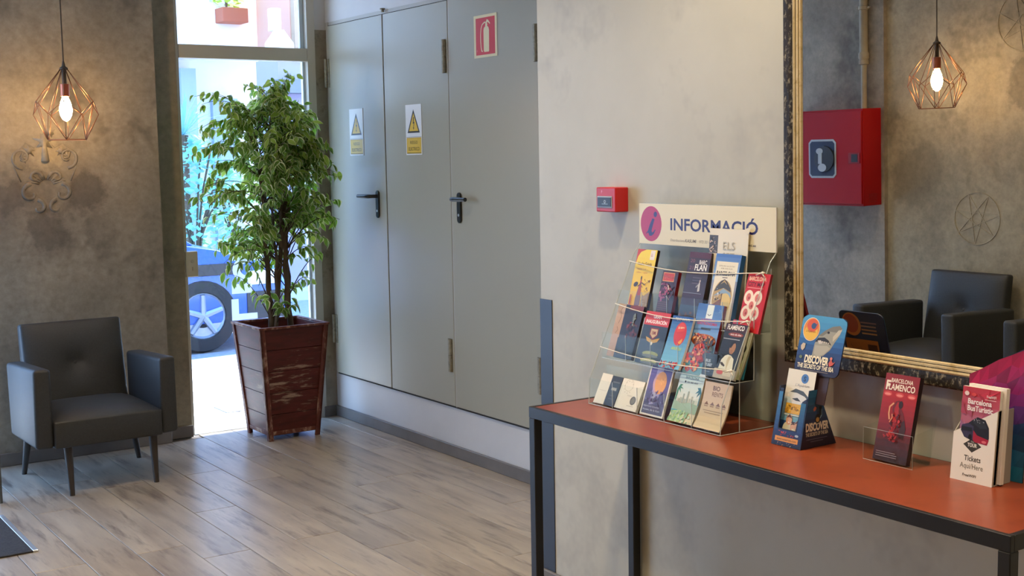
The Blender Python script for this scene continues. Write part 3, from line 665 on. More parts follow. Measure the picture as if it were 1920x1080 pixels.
for (a, b) in SIDES:   # top rim and foot rails
    for z0, z1, ins, nm in ((PH - .012, PH, -.004, 'top_rim'), (.030, .052, .002, 'foot_rail')):
        sh = 0 if nm == 'top_rim' else .03
        def q(s, o_, z, ins_): 
            h = at_h(z) - ins_; return (PC[0] + s[0] * h, PC[1] + s[1] * h, z)
        lo = [q(a, b, z0, ins), q(b, a, z0, ins), q(b, a, z0, ins + .022), q(a, b, z0, ins + .022)]; hi = [q(a, b, z1, ins), q(b, a, z1, ins), q(b, a, z1, ins + .022), q(a, b, z1, ins + .022)]
        if nm == 'foot_rail': lo = [q(a, b, z0, .005), q(b, a, z0, .005), q(b, a, z0, .012), q(a, b, z0, .012)]; hi = [q(a, b, z1, .005), q(b, a, z1, .005), q(b, a, z1, .012), q(a, b, z1, .012)]
        MB().hexa(lo, hi).build(nm, 'pot_edge', pt_, bevel=.0015, seg=1)
h_ = at_h(.55) - .022
MB().box(PC[0] - h_, PC[0] + h_, PC[1] - h_, PC[1] + h_, .50, .555).build('soil', 'soil', pt_)

fi = empty('potted_ficus', (PC[0], PC[1], .555), label='leafy variegated ficus tree growing in the red-brown planter', cat='plant')
rg = random.Random(11)
def curve(p0, p1, p2, n=8):
    p0, p1, p2 = Vector(p0), Vector(p1), Vector(p2); return [p0 * (1 - t) ** 2 + p1 * 2 * t * (1 - t) + p2 * t * t for t in [i / n for i in range(n + 1)]]
STEMS = []
for (x0, y0, x1, y1, x2, y2, zt, r) in ((-.06, -.02, -.05, .0, -.09, .02, 1.62, .015), (-.03, .02, .06, .0, .02, -.03, 1.72, .014), (.05, -.03, .02, .0, .10, .02, 1.66, .014), (.07, .03, .09, .02, .03, .03, 1.50, .011), (-.045, -.05, -.01, -.04, -.03, -.02, 1.35, .010)):
    P = curve((PC[0] + x0, PC[1] + y0, .55), (PC[0] + x1, PC[1] + y1, .55 + (zt - .55) * .5), (PC[0] + x2, PC[1] + y2, zt), 12)
    P = [p + Vector((rg.uniform(-1, 1) * .006, rg.uniform(-1, 1) * .006, 0)) for p in P]
    MB().tube(P, [r * (1.25 - .85 * i / 12) for i in range(13)], 7).build('stem', 'bark', fi, smooth='all'); STEMS.append(P)
# half-width of the crown (left, right) by height
ENV = [(.72, .22, .18), (.85, .30, .22), (.98, .32, .28), (1.10, .34, .32), (1.22, .35, .34), (1.35, .38, .36), (1.48, .37, .35), (1.60, .32, .33), (1.72, .31, .29), (1.82, .27, .24), (1.90, .18, .20), (1.97, .05, .16)]
def env(z):
    for (za, la, ra), (zb, lb, rb) in zip(ENV, ENV[1:]):
        if za <= z <= zb: t = (z - za) / (zb - za); return la + (lb - la) * t, ra + (rb - ra) * t
    return .05, .05
CXC = PC[0] - .055
twigs = MB(); LEAVES = []
def twig(z_end, fx, fy, spread=.02, dens=1.0):
    l, r = env(z_end); ex = CXC + (fx * r if fx > 0 else fx * l); ey = PC[1] - .03 + fy * (.30 if fy < 0 else .24)
    ey = min(ey, 6.60); ex = min(ex, 3.15)
    S = rg.choice(STEMS); zs = max(.62, z_end - rg.uniform(.05, .28)); p0 = min(S, key=lambda p: abs(p.z - zs))
    d = Vector((ex, ey, z_end)) - p0; mid = p0 + d * .55 + Vector((0, 0, .07 + .22 * Vector((d.x, d.y)).length))
    P = curve(p0, mid, (ex, ey, z_end), 10); twigs.tube(P, [.0035 * (1.1 - .08 * i) for i in range(11)], 4)
    nl = int(rg.uniform(15, 22) * dens)
    for i in range(nl):
        t = .30 + .70 * (i + rg.random()) / nl; k_ = min(int(t * 10), 9); a = P[k_].lerp(P[k_ + 1], t * 10 - k_); tg = (P[k_ + 1] - P[k_]).normalized()
        sd = Vector((-tg.y, tg.x, 0)); sd = sd.normalized() if sd.length > 1e-3 else Vector((1, 0, 0))
        dr = (tg * rg.uniform(.1, .8) + sd * (1 if i % 2 else -1) * rg.uniform(.3, 1.0) + Vector((rg.uniform(-.3, .3), rg.uniform(-.4, .2), rg.uniform(-1.3, -.1)))).normalized()
        pos = a + Vector((rg.uniform(-1, 1), rg.uniform(-1, 1), rg.uniform(-1, 1))) * spread
        LEAVES.append((pos, dr, rg.uniform(.75, 1.2), rg.uniform(-1.2, 1.2)))
for i in range(60):
    z = rg.choice([rg.uniform(1.0, 1.9), rg.uniform(1.15, 1.8)]); an = rg.uniform(0, 2 * math.pi); rr = rg.uniform(.35, 1.0) ** .5
    for q_ in range(rg.choice((2, 3, 4))):
        twig(min(z + rg.uniform(-.06, .06), 1.93), rr * math.cos(an) + rg.uniform(-.16, .16), rr * math.sin(an) + rg.uniform(-.16, .16))
for z, fx, fy in ((.93, -.95, -.3), (.90, -.7, .1), (.86, .9, -.2), (.82, .75, .2), (.78, -.5, -.5), (.98, -1, -.5), (1.0, .9, -.4), (1.95, .7, .1), (1.93, .2, -.1), (1.86, -1.35, -.1), (1.84, -1.6, -.1), (1.80, -1.25, 0), (1.90, -.6, 0), (1.96, 1.1, 0), (1.97, .9, -.1), (1.34, -1.15, -.3), (1.30, -1.25, -.5), (1.28, -1.1, -.6), (1.22, -1.05, -.2), (1.40, 1.08, -.4), (1.28, 1.1, -.2), (1.18, 1.05, -.5), (.74, .3, -.5), (.70, -.2, -.5)):
    twig(z, fx, fy, dens=.6)
LEAVES = [q for q in LEAVES if q[0].y < 6.585 and q[0].x < 3.165 and (q[0].z > .66)]
twigs.build('twigs', 'bark', fi, smooth='all')['kind'] = 'stuff'
def leaf_geo(fold, curl, mi_in, k=.74):
    """pointed leaf along +x, cream margin and green heart, slightly folded"""
    rows = [(0, .02), (.2, .72), (.45, 1.0), (.72, .72), (1.0, .02)]; Lh, W = .054, .0140; v = []; f = []; mi = []
    for t, hw in rows:
        for s in (-1, -k, 0, k, 1): v.append((t * Lh, s * hw * W, abs(s) * hw * W * fold - curl * t * t * Lh))
    for j in range(4):
        for i in range(4): f.append((j * 5 + i, j * 5 + i + 1, (j + 1) * 5 + i + 1, (j + 1) * 5 + i)); mi.append(0 if i in (0, 3) else mi_in)
    return v, f, mi
GEO = [leaf_geo(.5, .25, 1, .84), leaf_geo(.8, .45, 1, .66), leaf_geo(.3, .1, 2, .80), leaf_geo(.6, .3, 1, .90)]
LMESH = []
for v, f, mi in GEO:
    me = bpy.data.meshes.new('leaf'); me.from_pydata(v, [], f)
    for n_ in ('leaf_cream', 'leaf_green', 'leaf_light'): me.materials.append(MATS[n_])
    for p, i in zip(me.polygons, mi): p.material_index = i; p.use_smooth = True
    LMESH.append(me)
def leaf_matrix(pos, d, s, roll):
    x = d; y = Vector((0, 0, 1)).cross(x); y = y.normalized() if y.length > 1e-3 else Vector((0, 1, 0)); z = x.cross(y)
    y2 = y * math.cos(roll) + z * math.sin(roll); z2 = x.cross(y2)
    return Matrix(((x.x * s, y2.x * s, z2.x * s, pos.x), (x.y * s, y2.y * s, z2.y * s, pos.y), (x.z * s, y2.z * s, z2.z * s, pos.z), (0, 0, 0, 1)))
LEAVES.sort(key=lambda q: q[0].y * .82 + q[0].x * .55 - q[2] * .05)
rest = MB()
for i, (pos, d, s, roll) in enumerate(LEAVES):
    k_ = rg.choice((0, 1, 3, 0, 1, 2)) if rg.random() > max(0, (pos.z - 1.35) * .7 + (pos.x - PC[0]) * .5) else 2; M = leaf_matrix(pos, d, s, roll)  # light leaves gather towards the top right: sunlight put into the leaf colour
    if i < 300:
        o = bpy.data.objects.new('leaf', LMESH[k_]); COL.objects.link(o); o.parent = fi; o.matrix_parent_inverse = world_of(fi).inverted(); o.matrix_basis = M
    else:
        v, f, mi = GEO[k_]; b0 = len(rest.v); rest.v += [tuple(M @ Vector(p)) for p in v]; rest.f += [tuple(j + b0 for j in q) for q in f]; rest.m += mi
me = bpy.data.meshes.new('foliage'); me.from_pydata(rest.v, [], rest.f)
for n_ in ('leaf_cream', 'leaf_green', 'leaf_light'): me.materials.append(MATS[n_])
for p, i in zip(me.polygons, rest.m): p.material_index = i; p.use_smooth = True
link_mesh('foliage', me, fi)['kind'] = 'stuff'

# ------------------------------------------------------------------ door mat
dm = MB().box(.10, 1.10, 4.98, 5.585, 0.0005, .007).build('door_mat', 'mat_dark', bevel=.002, seg=1)
tag(dm, 'dark entrance mat with a steel edge strip at the left edge of the floor', 'mat')
MB().box(1.098, 1.118, 4.98, 5.585, .0005, .0085).build('edge_strip', 'steel', dm, bevel=.001, seg=1)

# ------------------------------------------------------------------ fire hose cabinet and pipe on the opposite wall
CX0, CX1, CY0, CY1, CZ0, CZ1 = LX + .031, -.85, 4.835, 5.40, 1.087, 1.648
hc = MB().box(CX0, CX1 - .012, CY0, CY1, CZ0, CZ1).build('fire_hose_cabinet', 'red_paint', bevel=.003)
tag(hc, 'red fire hose cabinet with a small window, seen in the mirror', 'cabinet')
dr = MB().box(CX1 - .0115, CX1, CY0 + .004, CY1 - .004, CZ0 + .012, CZ1 - .012).build('cabinet_door', 'red_paint', hc, bevel=.003)
wy0, wy1, wz0, wz1 = 5.023, 5.234, 1.250, 1.478
MB().prism([(wy0 + .02, wz0), (wy1 - .02, wz0), (wy1, wz0 + .02), (wy1, wz1 - .02), (wy1 - .02, wz1), (wy0 + .02, wz1), (wy0, wz1 - .02), (wy0, wz0 + .02)], 'x', CX1, CX1 + .004).build('window_surround', 'reel_grey', dr, bevel=.001, seg=1)
MB().prism([(wy0 + .026, wz0 + .012), (wy1 - .026, wz0 + .012), (wy1 - .012, wz0 + .026), (wy1 - .012, wz1 - .026), (wy1 - .026, wz1 - .012), (wy0 + .026, wz1 - .012), (wy0 + .012, wz1 - .026), (wy0 + .012, wz0 + .026)], 'x', CX1 + .004, CX1 + .005).build('window_back', 'card_navy', dr)
cyw, czw = (wy0 + wy1) / 2 - .02, (wz0 + wz1) / 2
MB().lathe([(.075, CX1 + .005), (.075, CX1 + .014), (.055, CX1 + .016)], (0, cyw, czw), 24, 'x').build('hose_reel', 'reel_black', dr, smooth=40)
MB().prism([(cyw + .03 + .026 * math.cos(t), czw + .045 + .018 * math.sin(t)) for t in [i * math.pi / 8 for i in range(16)]], 'x', CX1 + .016, CX1 + .018).box(CX1 + .016, CX1 + .018, cyw + .012, cyw + .04, czw - .03, czw + .03).prism([(cyw + .01 + .032 * math.cos(t), czw - .052 + .024 * math.sin(t)) for t in [i * math.pi / 8 for i in range(16)]], 'x', CX1 + .016, CX1 + .018).build('reel_spokes', 'reel_grey', dr)
lk = MB().box(CX1, CX1 + .005, 4.848, 4.932, 1.334, 1.396).build('latch_frame', 'red_dark', dr, bevel=.002, seg=1)
MB().box(CX1 + .005, CX1 + .007, 4.862, 4.908, 1.343, 1.388).build('latch', 'reel_black', lk, bevel=.001, seg=1)
for i in range(6):
    MB().box(CX0 + .04, CX0 + .11, CY0 - .0012, CY0 + .0005, CZ0 + .02 + i * .009, CZ0 + .023 + i * .009).build('vent_slot', 'red_dark', hc)
pp = empty('water_pipe', (LX + .05, 4.938, CZ1), label='painted water pipe rising from the red cabinet in the mirror', cat='pipe')
MB().tube([(LX + .055, 4.938, CZ1), (LX + .055, 4.938, 1.93)], .017, 14).build('lower_pipe', 'pipe_paint', pp, smooth=50)
MB().tube([(LX + .055, 4.938, 1.93), (LX + .055, 4.938, CZ)], .024, 14).build('upper_pipe', 'pipe_paint', pp, smooth=50)
MB().lathe([(.018, 1.90), (.029, 1.905), (.029, 1.925), (.026, 1.93), (.031, 1.94), (.031, 1.965), (.025, 1.975)], (LX + .055, 4.938, 0), 16).build('coupling', 'pipe_paint', pp, smooth=35)
MB().lathe([(.025, 2.215), (.030, 2.217), (.030, 2.235), (.025, 2.237)], (LX + .055, 4.938, 0), 16).box(LX + .03, LX + .055, 4.92, 4.956, 2.217, 2.235).tube([(LX + .055, 4.89, 2.226), (LX + .055, 4.986, 2.226)], .006, 8).build('clamp', 'pipe_paint', pp, smooth=35)

# ------------------------------------------------------------------ brochure rack
RY0, RY1 = 2.330, 2.888
rk = empty('brochure_rack', (2.33, (RY0 + RY1) / 2, TZ), label='clear acrylic three tier leaflet rack with an information header on the console table', cat='rack')
prof = [(2.222, TZ + .001), (2.228, .852), (2.402, 1.215), (2.424, 1.225), (2.424, 1.355), (2.429, 1.355), (2.429, TZ + .001)]
for yy in (RY0, RY1 - .003): MB().prism(prof, 'y', yy, yy + .003).build('side_panel', 'acrylic', rk)
for yy in (RY0 + .0015, RY1 - .0015):
    MB().tube([(2.222, yy, TZ + .002), (2.228, yy, .852), (2.402, yy, 1.215), (2.424, yy, 1.238)], .0013, 5).tube([(2.222, yy, TZ + .0025), (2.429, yy, TZ + .0025)], .0014, 5).build('polished_edge', 'acrylic_edge', rk)
MB().box(2.426, 2.429, RY0 + .003, RY1 - .003, TZ + .001, 1.36).build('back_panel', 'acrylic', rk)
TIERS = [(2.222, TZ + .002, 2.290), (2.272, .905, 2.342), (2.334, 1.026, 2.404)]
for i, (xa, zb, xb) in enumerate(TIERS):
    t = MB().box(xa, xb, RY0 + .003, RY1 - .003, zb, zb + .003).build('tray', 'acrylic', rk)
    MB().box(xa, xa + .003, RY0 + .003, RY1 - .003, zb + .003, zb + .078).build('front_lip', 'acrylic', t)
    MB().tube([(xa, RY0 + .003, zb + .001), (xa, RY1 - .003, zb + .001)], .0013, 4).build('polished_edge', 'acrylic_edge', t)
    MB().box(xb - .003, xb, RY0 + .003, RY1 - .003, zb + .003, zb + .11 - .02 * i).build('tray_back', 'acrylic', t)
    MB().tube([(xa, RY0 + .001, zb + .001), (xb, RY0 + .001, zb + .001), (xb, RY0 + .001, zb + .17)], .0014, 5).build('polished_edge', 'acrylic_edge', t)
    for dy_ in (.11, .22, .335, .445):
        MB().box(xa + .003, xa + .045, RY1 - dy_ - .001, RY1 - dy_ + .001, zb + .003, zb + .078).build('divider', 'acrylic', t)
        MB().tube([(xa + .002, RY1 - dy_, zb + .003), (xa + .002, RY1 - dy_, zb + .078)], .0009, 4).build('polished_edge', 'acrylic_edge', t)
for xx, zz, sag in ((2.386, 1.186, .018), (2.330, 1.062, .020), (2.272, .938, .012)):
    P = [(xx - .004 - .01 * math.sin(math.pi * i / 12), RY1 - .002 + (RY0 - RY1 + .016) * i / 12, zz - sag * math.sin(math.pi * i / 12) * (1 - .25 * i / 12)) for i in range(13)]
    P = [(xx, RY1 + .004, zz)] + P + [(xx, RY0 + .004, zz + .001)]
    e = MB().tube(P, .0015, 6); e.lathe([(.001, -.005), (.004, -.003), (.0045, 0), (.003, .004)], (xx - .004, RY0 + .010, zz), 8, 'y').tube([(xx - .004, RY0 + .014, zz), (xx - .010, RY0 + .028, zz - .006)], .0016, 5).tube([(xx - .004, RY0 + .012, zz), (xx - .008, RY0 - .001, zz - .010)], .0016, 5)
    e.build('retaining_cord', 'cord_white', rk, smooth='all')
hp = MB().box(2.420, 2.4245, RY0 - .002, RY1 - .002, 1.238, 1.357).build('header_panel', 'paper_white', rk)
A = Art(.556, .119); A.rect(0, 0, .556, .119, 'e9dfbd').ell(.054, .060, .047, .052, 'b8245c', 40)
A.poly([(.060, .076), (.070, .074), (.062, .055), (.056, .040), (.058, .034), (.064, .036), (.072, .044), (.074, .042), (.066, .030), (.056, .024), (.046, .024), (.042, .032), (.038, .033), (.030, .028), (.031, .031), (.040, .039), (.047, .055)], '33286e').ell(.0735, .088, .0075, .0085, '33286e', 16, -.4)
A.text('INFORMACIÓ', .140, .045, .0345, '241c5e', w=.352, bold=.022)
A.text('Distribucions', .140, .012, .0075, '8a8272', w=.060, shear=.2).text('KASUMI', .203, .012, .009, '7a7264', w=.046, bold=.02, shear=.2).text('· 972 33 12 45', .256, .012, .008, '8a8272', w=.07, shear=.2).text('kasumi.es', .432, .012, .007, '7a7264', w=.052, bold=.02, shear=.2)
A.build('printed_face', hp, frame_m((2.4198, RY1 - .002, 1.238), (0, -1, 0), (0, 0, 1)))

def brochure(name, label, art, b, t, yl, thick=.004, paper='paper_white', cat='brochure', group='brochures on the acrylic rack', bend=0.0, roll=0.0, back=None, sgn=0.0):
    """a leaflet stack: b, t = (x, z) of its foot and head, yl = y of its left edge; local x right, y up, z towards the viewer"""
    w, h = art.w, art.h; up = Vector((t[0] - b[0], 0, t[1] - b[1])).normalized()
    up = (up + Vector((0, -roll, 0))).normalized()
    M = frame_m((b[0], yl, b[1]), (0, -1, -roll), up)
    o = bpy.data.objects.new(name, None); bpy.data.objects.remove(o)
    bf = (lambda v: bend * (1 - min(max(v, 0), 1)) ** 3) if bend else (lambda v: 0.0)
    n = 8 if bend else 1; V = []; F = []
    for j in range(n + 1):
        v = j / n; z = bf(v)
        V += [(0, v * h, z - thick), (w, v * h, z - thick), (w, v * h, z), (0, v * h, z)]
    for j in range(n):
        for i in range(4): F.append((j * 4 + i, j * 4 + (i + 1) % 4, (j + 1) * 4 + (i + 1) % 4, (j + 1) * 4 + i))
    F += [(3, 2, 1, 0), (n * 4, n * 4 + 1, n * 4 + 2, n * 4 + 3)]
    o = link_mesh(name, MB().add(V, F).mesh(name, paper)); o.matrix_basis = M; tag(o, label, cat, group)
    if bend:   # finer strips so that the print follows the bend
        art.h = h
    a = art.build('printed_cover', o, Matrix.Translation((0, 0, .0002)), bend=bf if bend else None, local=True)
    if back: back.build('printed_back', o, Matrix(((-1, 0, 0, w), (0, 1, 0, 0), (0, 0, -1, -thick - .0002), (0, 0, 0, 1))), local=True)
    return o

# top tier
T3 = (2.350, 1.031)
def tip(base, h, lean=.26): return (base[0] + h * math.sin(lean), base[1] + h * math.cos(lean))
A = Art(.088, .198); A.grad(0, 0, .088, .198, 'e0a81c', 'ecd02c').poly([(0, .198), (0, .150), (.006, .176), (.016, .190), (.040, .198)], 'c23a22').rect(.060, .168, .020, .028, 'e6dcd0').text('18', .063, .186, .008, 'b86a6a', rot=-1.57)
A.text('Noche Guiada', .012, .150, .010, '5a3a18', w=.062, bold=.02).text('tapas i vi', .012, .136, .007, 'c07028', w=.040).text('cellers i copes', .012, .126, .006, 'c07028', w=.05)
A.poly([(.030, .0), (.055, .0), (.052, .05), (.046, .085), (.040, .108), (.034, .085), (.028, .05)], '7a5a50').poly([(.034, .060), (.048, .060), (.042, .115), (.039, .115)], 'a83a24').ell(.020, .092, .010, .007, '3a2a1c', rot=.4).ell(.040, .112, .003, .006, '3a2a1c').line([(.030, .086), (.046, .098), (.060, .092)], .003, '3a2a1c')
A.blobs(.045, .06, .038, .05, ['5a3a1c', '7a4a22'], 12, .004, 2).poly([(.055, .0), (.088, .0), (.088, .075), (.070, .060), (.058, .062)], 'a8865c').blobs(.056, .005, .03, .05, ['b89a70', '8a6a48', 'c8ac84'], 10, .006, 3).poly([(.006, .01), (.014, .01), (.012, .06), (.008, .06)], 'b03a2a').rect(.0, .0, .088, .010, 'd8a83a')
brochure('brochure', 'yellow brochure in the top left pocket of the rack', A, T3, tip(T3, .2), 2.868, .010, 'paper_dark')
A = Art(.066, .140); A.grad(0, 0, .066, .140, '3a1a20', '3c1016').rect(.004, .110, .048, .026, 'e0a050').rect(.0055, .112, .045, .022, 'c2381f').text('SHOW', .010, .118, .009, 'd8603a', w=.036, bold=.02)
A.blobs(.004, .058, .030, .045, ['a84a6a', 'c06a80', '7a2a4a', '5a1a3a'], 14, .009, 5).blobs(.034, .055, .026, .045, ['c8a090', 'b04a58', '4a1a22', '2a1016'], 10, .007, 6)
for i in range(7): A.rect(.005, .012 + i * .006, .040, .003, '6a3a34')
brochure('brochure', 'dark red leaflet with a small orange title plate in the top tier', A, T3, tip(T3, .15), 2.738, .012, 'paper_red')
A = Art(.088, .202); A.grad(0, 0, .088, .202, '241a24', '52202c').rect(0, .085, .088, .10, '3a2830').text('BARC', .045, .168, .012, 'e8e0d8', w=.030, bold=.02).text('FLAN', .030, .150, .018, 'f0ece4', w=.048, bold=.02).text('20', .008, .172, .010, '8a5058', w=.018).text('21', .008, .152, .010, '8a5058', w=.016)
for i in range(3): A.rect(.030, .128 - i * .008, .035, .002, '6a5a60')
A.rect(.0, .084, .075, .0015, '8a8a92').poly([(.058, .09), (.066, .092), (.064, .115), (.060, .118), (.057, .108)], 'c8c4c0').ell(.062, .1205, .003, .004, 'd8c0b0').poly([(.050, .10), (.058, .108), (.057, .112), (.049, .104)], 'a8a4a0').grad(0, .0, .088, .05, '2a1c20', '3a4452').blobs(.005, .0, .07, .03, ['5a3028', '6a4030'], 8, .008, 8)
brochure('brochure', 'dark maroon flamenco leaflet with white title in the top tier', A, T3, tip(T3, .2), 2.640, .012, 'paper_dark')
A = Art(.150, .265); A.rect(0, 0, .150, .265, 'e8dfc9').rect(.0, .196, .034, .050, '4a4036').blobs(.003, .20, .026, .04, ['2a2420', '8a7a6a', 'd8b8a0', 'e0d0c0'], 12, .007, 9).text('ELS', .056, .208, .022, 'b8ae98', w=.046).text('SET', .056, .178, .022, 'b8ae98', w=.046).text('PEN', .056, .115, .022, 'b8ae98', w=.05).ell(.147, .262, .008, .008, 'e8dfc9')
brochure('leaflet_sheet', 'large cream sheet with thin grey lettering standing behind the top tier', A, (2.392, 1.031), (2.414, 1.296), 2.572, .002, 'paper_white')
A = Art(.097, .203); A.grad(0, 0, .097, .203, 'a88a58', '5a8ac0', 10).grad(0, .13, .097, .073, '8ab0d8', '3f6cb8').rect(.008, .006, .082, .176, 'e6dec8')
A.text('EXPLORA LA CIUTAT', .049, .168, .004, '8a7a60', w=.06, al='c').text('AMB UNA GUIA', .049, .161, .004, '8a7a60', w=.045, al='c').text('BARCELONA', .049, .144, .0115, '25201c', w=.072, al='c', bold=.03).rect(.038, .137, .02, .002, '4a4438')
A.ell(.049, .082, .037, .050, 'b89a60', 30).poly([(.020, .105), (.049, .132), (.078, .105), (.074, .113), (.060, .128), (.049, .134), (.036, .128), (.024, .114)], '3a342c').poly([(.016, .098), (.022, .112), (.049, .126), (.076, .112), (.080, .100), (.05, .11)], '4a463c').poly([(.014, .085), (.05, .108), (.078, .098), (.084, .085), (.05, .095)], '8aa4b8').ell(.062, .070, .022, .026, 'd8bc74').poly([(.018, .062), (.046, .080), (.048, .036), (.036, .040)], '7a4a34').poly([(.044, .042), (.050, .042), (.049, .095), (.046, .095)], '6a5034').blobs(.02, .075, .03, .03, ['d8dcdc', '4a4a44'], 8, .005, 12)
A.text('la millor experiencia', .049, .022, .004, '8a8068', w=.07, al='c').rect(.015, .014, .066, .002, 'a89c80')
brochure('brochure', 'cream and blue city guide with an oval park picture in the top tier', A, (2.342, 1.031), tip((2.342, 1.031), .2, .24), 2.521, .016, 'paper_blue')
A = Art(.080, .160); A.rect(0, 0, .080, .160, 'c41f26').text('BARCELONA', .006, .140, .011, 'f0c8a8', w=.062, bold=.025).text('CITY MAP', .006, .125, .011, '5a1218', w=.060, bold=.025).rect(.006, .119, .058, .002, 'e08a80')
for (cx_, cy_) in ((.018, .094), (.050, .094), (.018, .052), (.050, .052), (.034, .073)): A.ell(cx_, cy_, .0165, .0195, 'f0dcc8', 22)
for (cx_, cy_) in ((.018, .094), (.050, .094), (.018, .052), (.050, .052), (.034, .073)): A.ell(cx_, cy_, .0085, .011, 'd07068', 14).ell(cx_ + .002, cy_ - .002, .003, .004, '9a3038', 8)
brochure('brochure', 'bright red city map with five white circles at the right of the top tier', A, (2.338, 1.031), tip((2.338, 1.031), .16, .30), 2.392, .008, 'paper_red')
# middle tier
T2 = (2.288, .911)
A = Art(.040, .160); A.grad(0, 0, .040, .160, 'b08a68', 'c8a484').line([(.018, .10), (.024, .12), (.016, .14), (.026, .155)], .002, '8a6848').line([(.016, .09), (.022, .08), (.014, .07)], .002, '8a6848')
brochure('brochure', 'wood coloured leaflet at the left end of the middle tier', A, T2, tip(T2, .16, .33), 2.884, .006, 'paper_cream')
A = Art(.080, .160); A.grad(0, 0, .080, .160, '17110f', '2a1512').rect(.02, .145, .06, .015, '7a2a1c').blobs(.03, .06, .045, .05, ['5a1c12', '7a2a18', '3a120e'], 14, .011, 14).ell(.050, .125, .006, .012, '7a8070').blobs(.044, .10, .014, .03, ['8a8a7a', '5a5a4e'], 6, .005, 15).rect(0, 0, .08, .06, '1c1a18').blobs(.0, .0, .05, .05, ['2c2a28', '3a3834'], 8, .008, 16)
brochure('brochure', 'black and dark red leaflet second from the left in the middle tier', A, (2.284, .911), tip((2.284, .911), .16, .33), 2.845, .010, 'paper_dark')
A = Art(.105, .152); A.grad(0, 0, .105, .152, '1c2020', '2c3642').rect(0, .112, .105, .040, 'c8322c').text('GRAN', .052, .133, .010, 'f4e8e0', w=.034, al='c', bold=.03).text('INAUGURACIÓN', .052, .118, .010, 'f4e8e0', w=.088, al='c', bold=.03)
A.poly([(.034, .106), (.070, .106), (.070, .085), (.052, .070), (.034, .085)], '7a1c1c').poly([(.038, .102), (.066, .102), (.066, .086), (.052, .075), (.038, .086)], 'c8a878').text('1M', .052, .086, .010, '7a1c1c', w=.016, al='c', bold=.04).poly([(.022, .078), (.030, .066), (.052, .060), (.074, .066), (.082, .078), (.072, .076), (.052, .070), (.032, .076)], 'c89a3a').ell(.052, .060, .004, .005, 'e8dcc0')
A.ell(.058, .030, .034, .008, '9a9a52', 20).ell(.058, .024, .034, .005, '6a6a5a', 20).ell(.058, .010, .036, .007, 'a8a85c', 20).ell(.058, .004, .036, .004, '5a5a4e', 20)
brochure('brochure', 'dark leaflet with a red top band and a gold crest in the middle tier', A, (2.276, .911), tip((2.276, .911), .15, .33), 2.740, .010, 'paper_dark')
A = Art(.084, .150); A.grad(0, 0, .084, .150, '7ac0e0', '1f4f9a', 12).text('TIQUET DISTRITO', .042, .138, .007, 'dce8f4', w=.060, al='c', bold=.01).ell(.046, .100, .024, .034, 'c8281f', 26).ell(.046, .100, .021, .031, 'd8402a', 26).text('SUPER', .046, .112, .008, 'f4d8a0', w=.026, al='c', bold=.03).text('OFERTA', .046, .098, .009, 'f4e0c0', w=.034, al='c', bold=.03).ell(.038, .082, .007, .009, 'b81818').ell(.053, .082, .008, .010, 'e89a30').text('AVUI 2x1', .046, .054, .008, 'c8d840', w=.04, al='c', bold=.03, shear=.2).blobs(.004, .0, .07, .018, ['a8283a', 'c84848', '7a1c2c'], 20, .007, 18)
brochure('brochure', 'sky blue leaflet with a red oval in the middle tier', A, (2.274, .911), tip((2.274, .911), .15, .33), 2.624, .008, 'paper_white', bend=.010)
A = Art(.100, .190); A.grad(0, 0, .100, .190, '9ac8e4', '3c66b4', 10).rect(.038, .150, .026, .038, 'eef0f0').line([(.044, .162), (.050, .158), (.057, .162)], .002, '2a3a5a').text('25', .084, .170, .008, '8ab0d8').text('LA RUTA DE LA', .050, .142, .007, 'b83a5a', w=.055, al='c', bold=.02).text('GASTRONOMIA', .050, .132, .008, 'c84a6a', w=.078, al='c', bold=.02).rect(.030, .118, .038, .006, '4a4a3a')
A.ell(.050, .088, .048, .018, '7a3a1c').ell(.050, .092, .045, .015, 'b0602c').blobs(.008, .082, .082, .022, ['c84a24', 'd8863a', '8a3a1c', 'e0b070', '5a2a14'], 34, .008, 20).ell(.055, .055, .036, .026, '9a2418').ell(.055, .058, .032, .022, 'c82c1c').blobs(.025, .04, .06, .035, ['e04a28', '7a1a14', 'd86a30', '3a1a14'], 26, .009, 21).blobs(.0, .0, .06, .05, ['c82a1c', 'e03c24', '8a1c14', 'e8a060'], 30, .010, 22).blobs(.065, .06, .03, .03, ['2a2420', '3a3a2c', '5a5a3c'], 9, .010, 23)
brochure('brochure', 'sky blue food leaflet with a pan of red seafood in the middle tier', A, (2.290, .911), tip((2.290, .911), .19, .30), 2.545, .012, 'paper_red')
A = Art(.052, .060); A.rect(0, 0, .052, .060, '20242c').rect(.006, .004, .036, .046, '3a4048').rect(.008, .006, .032, .042, '242a32').text('BUS', .010, .036, .008, 'd0d4d8', w=.018, bold=.03).text('TURIST', .010, .025, .008, 'd0d4d8', w=.026, bold=.03).rect(.010, .016, .024, .003, '8a9098').rect(.010, .010, .02, .002, '8a9098')
brochure('brochure', 'small black card in front of the seafood leaflet', A, (2.281, .911), tip((2.281, .911), .06, .2), 2.466, .002, 'paper_dark')
A = Art(.080, .155); A.rect(0, 0, .080, .155, '2e8aa4').poly([(0, .155), (0, .12), (.02, .13), (.012, .155)], 'b83a5a')
brochure('brochure', 'teal leaflet standing behind the singer leaflet in the middle tier', A, (2.305, .911), tip((2.305, .911), .155, .30), 2.415, .004, 'paper_teal')
A = Art(.080, .150); A.grad(0, 0, .080, .150, '17181c', '24262c').rect(0, .128, .08, .022, '3c1c22').text('FLAMENCO', .008, .134, .013, 'f4ece4', w=.062, bold=.03).ell(.045, .121, .028, .006, '8a3a30').text('tots els dies', .045, .119, .005, 'f0dcd0', w=.04, al='c', bold=.02).rect(.004, .107, .060, .002, 'b0b0b0')
